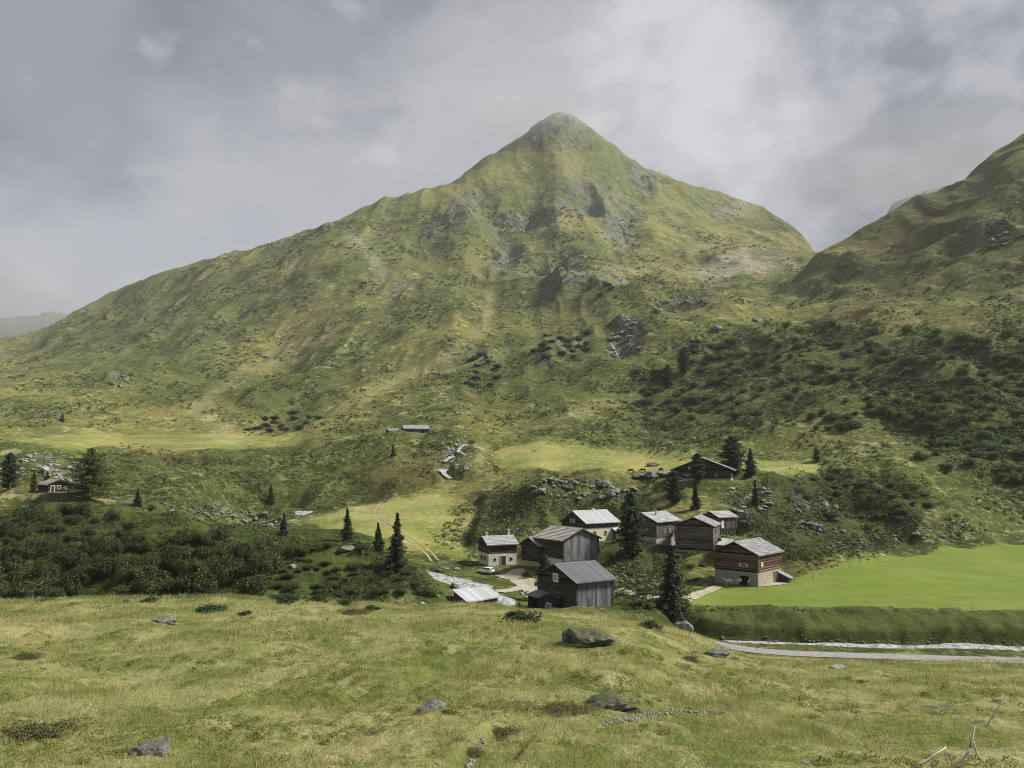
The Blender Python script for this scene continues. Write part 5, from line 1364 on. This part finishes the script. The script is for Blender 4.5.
# loose stones that nobody could count
def stones(name, pts, size, material, seed):
    r = np.random.default_rng(seed); n = len(pts); size = np.asarray(size)
    base = np.array([(1,0,0),(-1,0,0),(0,1,0),(0,-1,0),(0,0,1),(0,0,-.4)], float)
    tri = np.array([(0,2,4),(2,1,4),(1,3,4),(3,0,4),(2,0,5),(1,2,5),(3,1,5),(0,3,5)])
    k = base[None] * r.uniform(.6, 1.15, (n, 6, 1)) + r.normal(0, .16, (n, 6, 3)); a = r.uniform(0, 6.28, n); c, s = np.cos(a)[:, None], np.sin(a)[:, None]
    q = np.stack([k[..., 0] * c - k[..., 1] * s, k[..., 0] * s + k[..., 1] * c, k[..., 2] * .75], -1) * size[:, None, None] + pts[:, None, :]
    Fq = (tri[None] + (np.arange(n) * 6)[:, None, None]).reshape(-1, 3)
    return tag(link(name, np_mesh(name, q.reshape(-1, 3), Fq, material)), kind='stuff')
hm = union(*[ell(e[0], e[1], e[2] * 1.15, e[3] * 1.25, e[4]) for (e, *_r2) in HEAPS[:10]])
pts = bulk(hm, 1500, 130, 420, 51); stones('scree', pts, RNG.uniform(.18, .6, len(pts)), M['rock'], 52)
pts = bulk(np.clip(ROCKS + SCREE * .6 + .02 * sl, 0, 1) * (_yy < 440), 1500, 380, 2200, 53); stones('scree', pts, RNG.uniform(.0008, .0022, len(pts)) * pts[:, 1], M['rock'], 54)
pts = bulk(np.maximum(line([(604,724),(625,719),(662,713),(700,711),(735,707)], 2.2), line([(480,742),(474,755),(468,768)], 2.5)), 420, 18, 60, 55); stones('rill_stones', pts, RNG.uniform(.03, .11, len(pts)), M['rock_pale'], 56)
pts = bulk(line([(720,641),(760,641.5),(850,643),(960,645),(1080,648)], 2.5), 260, 120, 150, 57); stones('bank_stones', pts, RNG.uniform(.12, .4, len(pts)), M['rock'], 58)
# ------------------------------------------------------------------ animals, car, fences and other small things
def skinned(name, joints, bones, material, levels=1):
    """one continuous body grown round a skeleton: joints {name: (x, y, z, radius)}"""
    ks = list(joints); me = bpy.data.meshes.new(name)
    me.from_pydata([joints[k][:3] for k in ks], [(ks.index(a), ks.index(b)) for a, b in bones], [])
    o = bpy.data.objects.new(name + '_grow', me); COL.objects.link(o)
    sk = o.modifiers.new('skin', 'SKIN'); sk.use_smooth_shade = True
    for i, k in enumerate(ks):
        r = joints[k][3]; me.skin_vertices[0].data[i].radius = (r, r); me.skin_vertices[0].data[i].use_root = (i == 0)
    sb = o.modifiers.new('sub', 'SUBSURF'); sb.levels = levels; sb.render_levels = levels
    dg = bpy.context.evaluated_depsgraph_get(); dg.update()
    out = bpy.data.meshes.new_from_object(o.evaluated_get(dg)); out.name = name
    bpy.data.objects.remove(o); out.materials.clear(); out.materials.append(material)
    return out
def fur(name, a, b, patch):
    m, t = mat(name); c = t.mix(t.ramp(t.noise(t.obj, 2.2, 3, .5), .44, .56), a, b); c = t.mix(t.ramp(t.noise(t.obj, 1.3, 2, .5), .60, .66), c, patch)
    t.l.new(c, t.bsdf.inputs['Base Color']); return m
M['bay'] = fur('dark_bay_coat', (.020, .012, .008), (.036, .020, .012), (.03, .018, .012)); M['grey_coat'] = fur('pale_dun_coat', (.30, .25, .18), (.38, .33, .25), (.22, .18, .13))
M['cream'] = fur('cream_coat', (.52, .43, .31), (.60, .52, .40), (.36, .24, .14)); M['mane'] = plain('black_horse_hair', (.014, .012, .011), (.02, .017, .015), .7)
def animal_mesh(name, mtl, horse, graze):
    """about 2.4 m long, facing +x, feet at z = 0"""
    s = 1.0
    J = {'belly': (0, 0, 1.05, .34), 'chest': (.55, 0, 1.08, .35), 'rump': (-.62, 0, 1.14, .33), 'tail0': (-.92, 0, 1.20, .10), 'tail1': (-1.05, 0, .95, .05), 'tail2': (-1.08, 0, .55, .05)}
    if graze: J.update({'neck': (.88, 0, 1.10, .22), 'neck2': (1.18, 0, .72, .15), 'head': (1.36, 0, .42, .13), 'muzzle': (1.42, 0, .12, .08), 'ear': (1.30, .10, .58, .035), 'ear2': (1.30, -.10, .58, .035)})
    else: J.update({'neck': (.86, 0, 1.30, .22), 'neck2': (1.12, 0, 1.55, .15), 'head': (1.32, 0, 1.58, .13), 'muzzle': (1.62, 0, 1.38, .08), 'ear': (1.22, .10, 1.74, .035), 'ear2': (1.22, -.10, 1.74, .035)})
    if not horse:
        J['belly'] = (0, 0, .95, .40); J['chest'] = (.55, 0, .98, .36)
    B = [('belly', 'chest'), ('belly', 'rump'), ('rump', 'tail0'), ('tail0', 'tail1'), ('tail1', 'tail2'), ('chest', 'neck'), ('neck', 'neck2'), ('neck2', 'head'), ('head', 'muzzle'), ('head', 'ear'), ('head', 'ear2')]
    for sd, y in (('l', .2), ('r', -.2)):
        J.update({'sh' + sd: (.58, y, .80, .15), 'kn' + sd: (.60 + y * .2, y, .46, .075), 'ft' + sd: (.58 + y * .4, y, .10, .055), 'hf' + sd: (.62 + y * .4, y, .03, .07),
                  'hp' + sd: (-.60, y, .86, .19), 'st' + sd: (-.50, y, .66, .12), 'hk' + sd: (-.78 - y * .3, y, .46, .07), 'rf' + sd: (-.72 - y * .3, y, .10, .055), 'rh' + sd: (-.68 - y * .3, y, .03, .07)})
        B += [('chest', 'sh' + sd), ('sh' + sd, 'kn' + sd), ('kn' + sd, 'ft' + sd), ('ft' + sd, 'hf' + sd), ('rump', 'hp' + sd), ('hp' + sd, 'st' + sd), ('st' + sd, 'hk' + sd), ('hk' + sd, 'rf' + sd), ('rf' + sd, 'rh' + sd)]
    return skinned(name, J, B, mtl)
HG = animal_mesh('grazing_horse', M['bay'], True, True); HP = animal_mesh('grazing_horse', M['grey_coat'], True, True)
CW = animal_mesh('cow', M['cream'], False, False); CG = animal_mesh('cow', M['cream'], False, True)
for (u, v, me, turn, lab) in ((631,473,HG,175,'dark brown horse grazing furthest from the broad chalet'), (634.5,474.5,HP,300,'pale dun horse grazing beside a dark brown one'),
                              (643,472.5,HG,185,'dark brown horse grazing in the middle of the small herd'), (661,472,HG,40,'dark brown horse grazing nearest the broad chalet')):
    p = P(u, v, near=200); o = link('horse', me); o.location = p; o.rotation_euler = (0, 0, R(turn)); o.scale = (1.05,) * 3
    tag(o, lab, 'horse', 'horses grazing on the high pasture')
for (u, v, me, turn, lab) in ((729,585.5,CW,190,'cream cow standing furthest left before the brown chalet'), (739.5,585,CG,20,'cream cow with lowered head in front of the stone wall of the brown chalet'),
                              (749,585.5,CW,265,'cream cow standing right before the dark doorway of the brown chalet')):
    p = P(u, v, near=140); o = link('cow', me); o.location = (p[0], p[1], height(p[0], p[1])); o.rotation_euler = (0, 0, R(turn)); o.scale = (.95,) * 3
    tag(o, lab, 'cow', 'cream cows before the brown chalet')

# ---- white estate car
def make_car(u, v, turn):
    p = P(u, v, near=140); root = empty('parked_car', (p[0], p[1], p[2] + .02), R(turn), 'white estate car parked on the grass beside the small stone hut', 'car')
    white = plain('white_car_paint', (.72, .73, .74), (.70, .71, .72), .25, .5); glass = M['pane']; black = plain('black_rubber', (.015, .015, .016), (.02, .02, .02), .7)
    red = plain('red_lamp_glass', (.35, .02, .015), (.3, .015, .01), .2, .5); clear = plain('clear_lamp_glass', (.6, .62, .64), (.55, .56, .58), .1, .6); alloy = plain('alloy_rim', (.42, .43, .44), (.36, .37, .38), .3, .5, .8)
    # sections along x (front = +x): half-width and the outline heights
    b = MB(); st = [(-2.2,.80,.42,.88),(-2.12,.86,.30,.98),(-1.2,.90,.26,1.0),(0,.91,.25,.98),(1.0,.90,.26,.94),(1.7,.87,.28,.86),(2.15,.78,.32,.72),(2.25,.66,.40,.60)]
    n = 8
    ring = lambda x, w, z0, z1: [(x,-w*.92,z0),(x,-w,z0+.12),(x,-w,z1-.12),(x,-w*.90,z1),(x,w*.90,z1),(x,w,z1-.12),(x,w,z0+.12),(x,w*.92,z0)]
    vs = [q for s_ in st for q in ring(*s_)]
    b.add(vs, [(i*n+k, i*n+(k+1)%n, (i+1)*n+(k+1)%n, (i+1)*n+k) for i in range(len(st)-1) for k in range(n)] + [tuple(range(n)), tuple(range(len(vs)-n, len(vs)))])
    body = b.build('body', white, root, True)
    c = MB(); prof = [(-2.08,.96),(1.05,.93),(.35,1.42),(.0,1.47),(-1.3,1.47),(-1.78,1.38)]
    t = [(x, -.80 if z < 1.2 else -.64, z) for x, z in prof] + [(x, .80 if z < 1.2 else .64, z) for x, z in prof]
    k = len(prof); c.add(t, [tuple(range(k))[::-1], tuple(range(k, 2*k))] + [(i, (i+1)%k, k+(i+1)%k, k+i) for i in range(k)]); c.build('cabin', white, root)
    def win(name, pts, nrm):
        w = MB(); q = [Vector(p_) + Vector(nrm) * .012 for p_ in pts]; e = [Vector(p_) - Vector(nrm) * .02 for p_ in pts]; m_ = len(q)
        w.add(q + e, [tuple(range(m_)), tuple(range(m_, 2*m_))[::-1]] + [(i, m_+i, m_+(i+1)%m_, (i+1)%m_) for i in range(m_)]); w.build(name, glass, root)
    win('windscreen', [(.96,-.70,.99),(.96,.70,.99),(.38,.58,1.40),(.38,-.58,1.40)], (.58,0,.8)); win('rear_window', [(-2.02,-.66,1.06),(-2.02,.66,1.06),(-1.80,.56,1.36),(-1.80,-.56,1.36)], (-.9,0,.4))
    for s_ in (-1, 1):
        for x0, x1, x2, x3 in ((.78,-.35,-.35,.25), (-.42,-1.2,-1.2,-.42), (-1.27,-1.9,-1.72,-1.27)):
            win('side_window', [(x0,s_*.785,1.02),(x1,s_*.785,1.02),(x2,s_*.665,1.38),(x3,s_*.665,1.38)], (0,s_*.95,.3))
        for x in (-1.35, 1.38):
            w = MB(); ri = MB()
            w.tube([(0,-.11,0),(0,-.09,0),(0,.09,0),(0,.11,0)], [.28,.33,.33,.28], 18); o = w.build('wheel', black, root, False); o.location = (x, s_*.82, .33)
            ri.tube([(0,.118*s_,0),(0,.09*s_,0)], [.19,.21], 14); ri.build('rim', alloy, o)
        h_ = MB(); h_.box(2.12,2.215,s_*.62-.14,s_*.62+.14,.58,.72); h_.build('headlight', clear, root)
        l_ = MB(); l_.box(-2.215,-2.10,s_*.72-.10,s_*.72+.10,.72,1.02); l_.build('tail_light', red, root)
        mr = MB(); mr.box(.62,.80,s_*.95-.09,s_*.95+.09,.98,1.10); mr.build('wing_mirror', white, root)
    bp = MB(); bp.box(-2.27,-2.14,-.80,.80,.34,.52); bp.build('bumper', black, root)
    pl = MB(); pl.box(-2.235,-2.20,-.26,.26,.62,.73); pl.build('number_plate', clear, root)
make_car(486, 573.5, 143)

# ---- fences, posts
def post(u, v, h, r, label, name='fence_post', near=100, key='log_grey_z', group=None):
    p = P(u, v, near=near); m = MB(); m.tube([(0,0,-.4),(.02,0,h*.5),(.03,.01,h)], [r*1.1, r, r*.9], 7); o = m.build(name, M[key]); o.location = p
    return tag(o, label, 'post', group)
def rail_fence(u0, v0, u1, v1, n, h, name, label):
    a, b = P(u0, v0, near=140), P(u1, v1, near=140); root = empty(name, a, 0, label, 'fence'); prev = None
    for i in range(n + 1):
        x, y = a[0] + (b[0]-a[0])*i/n, a[1] + (b[1]-a[1])*i/n; q = Vector((x - a[0], y - a[1], height(x, y) - a[2]))
        m = MB(); m.tube([q + Vector((0,0,-.4)), q + Vector((0,0,h))], .09, 6); m.build('post', M['log_grey_z'], root)
        if prev is not None:
            for z in (h*.45, h*.85): r_ = MB(); r_.beam(prev + Vector((0,0,z)), q + Vector((0,0,z)), .07, .12); r_.build('rail', M['plank_grey_x'], root)
        prev = q
rail_fence(438,565,456,564,3,1.1,'rail_fence','weathered rail fence on the grass across the river from the spur')
rail_fence(475.5,566,480,566,1,1.2,'gate_rail','short rail with two posts at the left of the stone hut')
for i, (u, v) in enumerate(((757,651.5),(807,652.5),(848,653.5),(895,655),(975,655.5))): post(u, v, 1.1, .05, 'thin wooden post in the fence line along the grey road', group='posts along the grey road', near=120)
post(736.5, 472, 6.8, .13, 'tall bare pole standing before the dark conifers behind the broad chalet', 'power_pole', 200, 'plank_grey_z')
post(643.2, 480, 1.5, .12, 'dark wooden post below the grazing horses', near=200, key='log_dark_z'); post(10, 490, 2.0, .12, 'short pale post at the left edge before the dark conifer', near=150, key='plank_grey_z')
post(813, 580, 1.2, .07, 'slim post at the edge of the green field right of the brown chalet', near=140); post(794, 581, 1.0, .07, 'low post by the paved yard of the brown chalet', near=140)

# ---- by the dark roofed barn: barrel and trestle
def by_barn(lx, ly):
    x, y, ze, th, L, W, rise, g, side = SITE['front_barn']; c, s = math.cos(R(th)), math.sin(R(th))
    return (x + c*lx - s*ly, y + s*lx + c*ly, g)
m = MB(); m.tube([(0,0,0),(0,0,.2),(0,0,.5),(0,0,.8),(0,0,1.0)], [.30,.35,.38,.35,.30], 14); o = m.build('barrel', M['plank_grey_z'], None, True); o.location = by_barn(-5.6, 1.4)
tag(o, 'grey wooden barrel standing before the dark roofed barn', 'barrel')
hp = MB()
for z in (.22, .78): hp.tube([(0,0,z-.03),(0,0,z+.03)], .385, 14)
hp.build('hoop', M['iron'], o)
root = empty('trestle', by_barn(-5.9, -.1), R(32), 'pale leaning trestle by the doorway of the dark roofed barn', 'trestle')
for yy in (-.5, .5):
    for dx in (-.35, .35): m = MB(); m.beam((dx, yy, 0), (dx*.15, yy, 1.5), .09); m.build('leg', M['frame_white'], root)
m = MB(); m.beam((0,-.7,1.5), (0,.7,1.5), .12); m.build('beam', M['frame_white'], root)

# ---- bleached branches in the corner of the meadow
M['bleached'] = plain('bleached_branch', (.50, .47, .40), (.40, .37, .31), .8)
def branch(name, label, u, v, limbs):
    """limbs: lists of (pixels right, pixels up, radius) from the root point"""
    p = P(u, v); k = p[1] / F; m = MB()
    for limb in limbs: m.tube([(dx*k, (i % 2) * .06 - .03 * len(limb), dz*k) for i, (dx, dz, r) in enumerate(limb)], [r for *_, r in limb], 6)
    o = m.build(name, M['bleached'], None, True); o.location = p; return tag(o, label, 'branch')
branch('dead_branch', 'bleached forked branch arching out of the grass in the lower corner', 959, 766, [[(-13,1,.02),(0,6,.03),(8,16,.035),(12,28,.035),(14,38,.02)], [(12,24,.025),(17,12,.025),(24,2,.02),(28,-2,.015)], [(13,30,.018),(17,16,.014)], [(8,14,.016),(10,4,.012)]])
branch('dead_branch', 'bleached bent branch lying left of the forked one in the lower corner', 913, 766, [[(0,-4,.02),(1,3,.03),(8,5,.03),(18,10,.03),(30,19,.02)], [(30,19,.02),(31,10,.016),(32,3,.012)]])
branch('dead_branch', 'thin bleached branch standing highest in the right corner of the meadow', 985, 725, [[(0,0,.02),(9,11,.03),(15,20,.025),(19,30,.015)], [(9,12,.016),(8,5,.014),(6,-2,.012)], [(9,11,.014),(10,17,.01)]])
# ------------------------------------------------------------------ the ground as one sheet
def build_ground():
    refresh()
    nv = NR * NC
    co = np.stack([GX, GY, GZ], -1).reshape(-1, 3).astype(np.float32)
    idx = np.arange(nv).reshape(NR, NC)
    q = np.stack([idx[:-1, :-1], idx[:-1, 1:], idx[1:, 1:], idx[1:, :-1]], -1).reshape(-1)
    me = bpy.data.meshes.new('ground')
    nf = len(q) // 4
    me.vertices.add(nv); me.vertices.foreach_set('co', co.ravel())
    me.loops.add(nf * 4); me.loops.foreach_set('vertex_index', q.astype(np.int32))
    me.polygons.add(nf); me.polygons.foreach_set('loop_start', np.arange(0, nf * 4, 4, dtype=np.int32))
    me.polygons.foreach_set('loop_total', np.full(nf, 4, dtype=np.int32))
    me.polygons.foreach_set('use_smooth', np.ones(nf, dtype=bool))
    me.update(calc_edges=True)
    far = np.clip((GY - 200) / 150, 0, 1)
    for name, chans in (('zone_a', (_f, _fl, _h, _r)), ('zone_b', (_sc, _t, _br, _s)), ('zone_c', (_fore, _b, 0 * _f, far))):
        a = me.attributes.new(name, 'FLOAT_COLOR', 'POINT')
        a.data.foreach_set('color', np.stack(chans, -1).astype(np.float32).ravel())
    me.materials.append(ground_material())
    o = bpy.data.objects.new('ground', me); COL.objects.link(o); o['kind'] = 'structure'
    return o
build_ground()
make_light()
def make_mist(u, v, d, rx, ry, rz, density, seed, tone):
    """a bank of cloud lying on the hill: thick inside, frayed to nothing at its rim"""
    import bmesh
    bm = bmesh.new(); bmesh.ops.create_icosphere(bm, subdivisions=3, radius=1); me = bpy.data.meshes.new('mist'); bm.to_mesh(me); bm.free()
    o = bpy.data.objects.new('mist', me); COL.objects.link(o); o.location = at(u, v, d); o.scale = (rx, ry, rz); o['kind'] = 'stuff'
    m = bpy.data.materials.new('mist'); m.use_nodes = True; t = NT(m); t.n.remove(t.n['Principled BSDF'])
    tc = t.node('ShaderNodeTexCoord'); L = t.node('ShaderNodeVectorMath', operation='LENGTH'); t.l.new(tc.outputs['Object'], L.inputs[0])
    mp = t.node('ShaderNodeMapping'); t.l.new(tc.outputs['Object'], mp.inputs[0]); mp.inputs[1].default_value = (seed, 0, 0)
    n = t.noise(mp.outputs[0], 1.6, 5, .55)
    den = t.math('MULTIPLY', t.ramp(t.math('ADD', L.outputs['Value'], t.math('MULTIPLY', t.math('SUBTRACT', n, .5), 1.1)), .95, .25), density)
    vol = t.node('ShaderNodeVolumePrincipled'); vol.inputs['Color'].default_value = (tone, tone, tone * 1.04, 1); t.l.new(den, vol.inputs['Density'])
    t.l.new(vol.outputs[0], t.n['Material Output'].inputs['Volume']); me.materials.append(m)
make_mist(535, 118, 1900, 250, 260, 120, .0034, 1, .75)
make_mist(-40, 300, 2300, 620, 800, 190, .0016, 2, .55)
make_mist(925, 172, 1900, 430, 380, 200, .0022, 3, .6)
make_haze(GZ[ROWS < 6000].max() + 20)
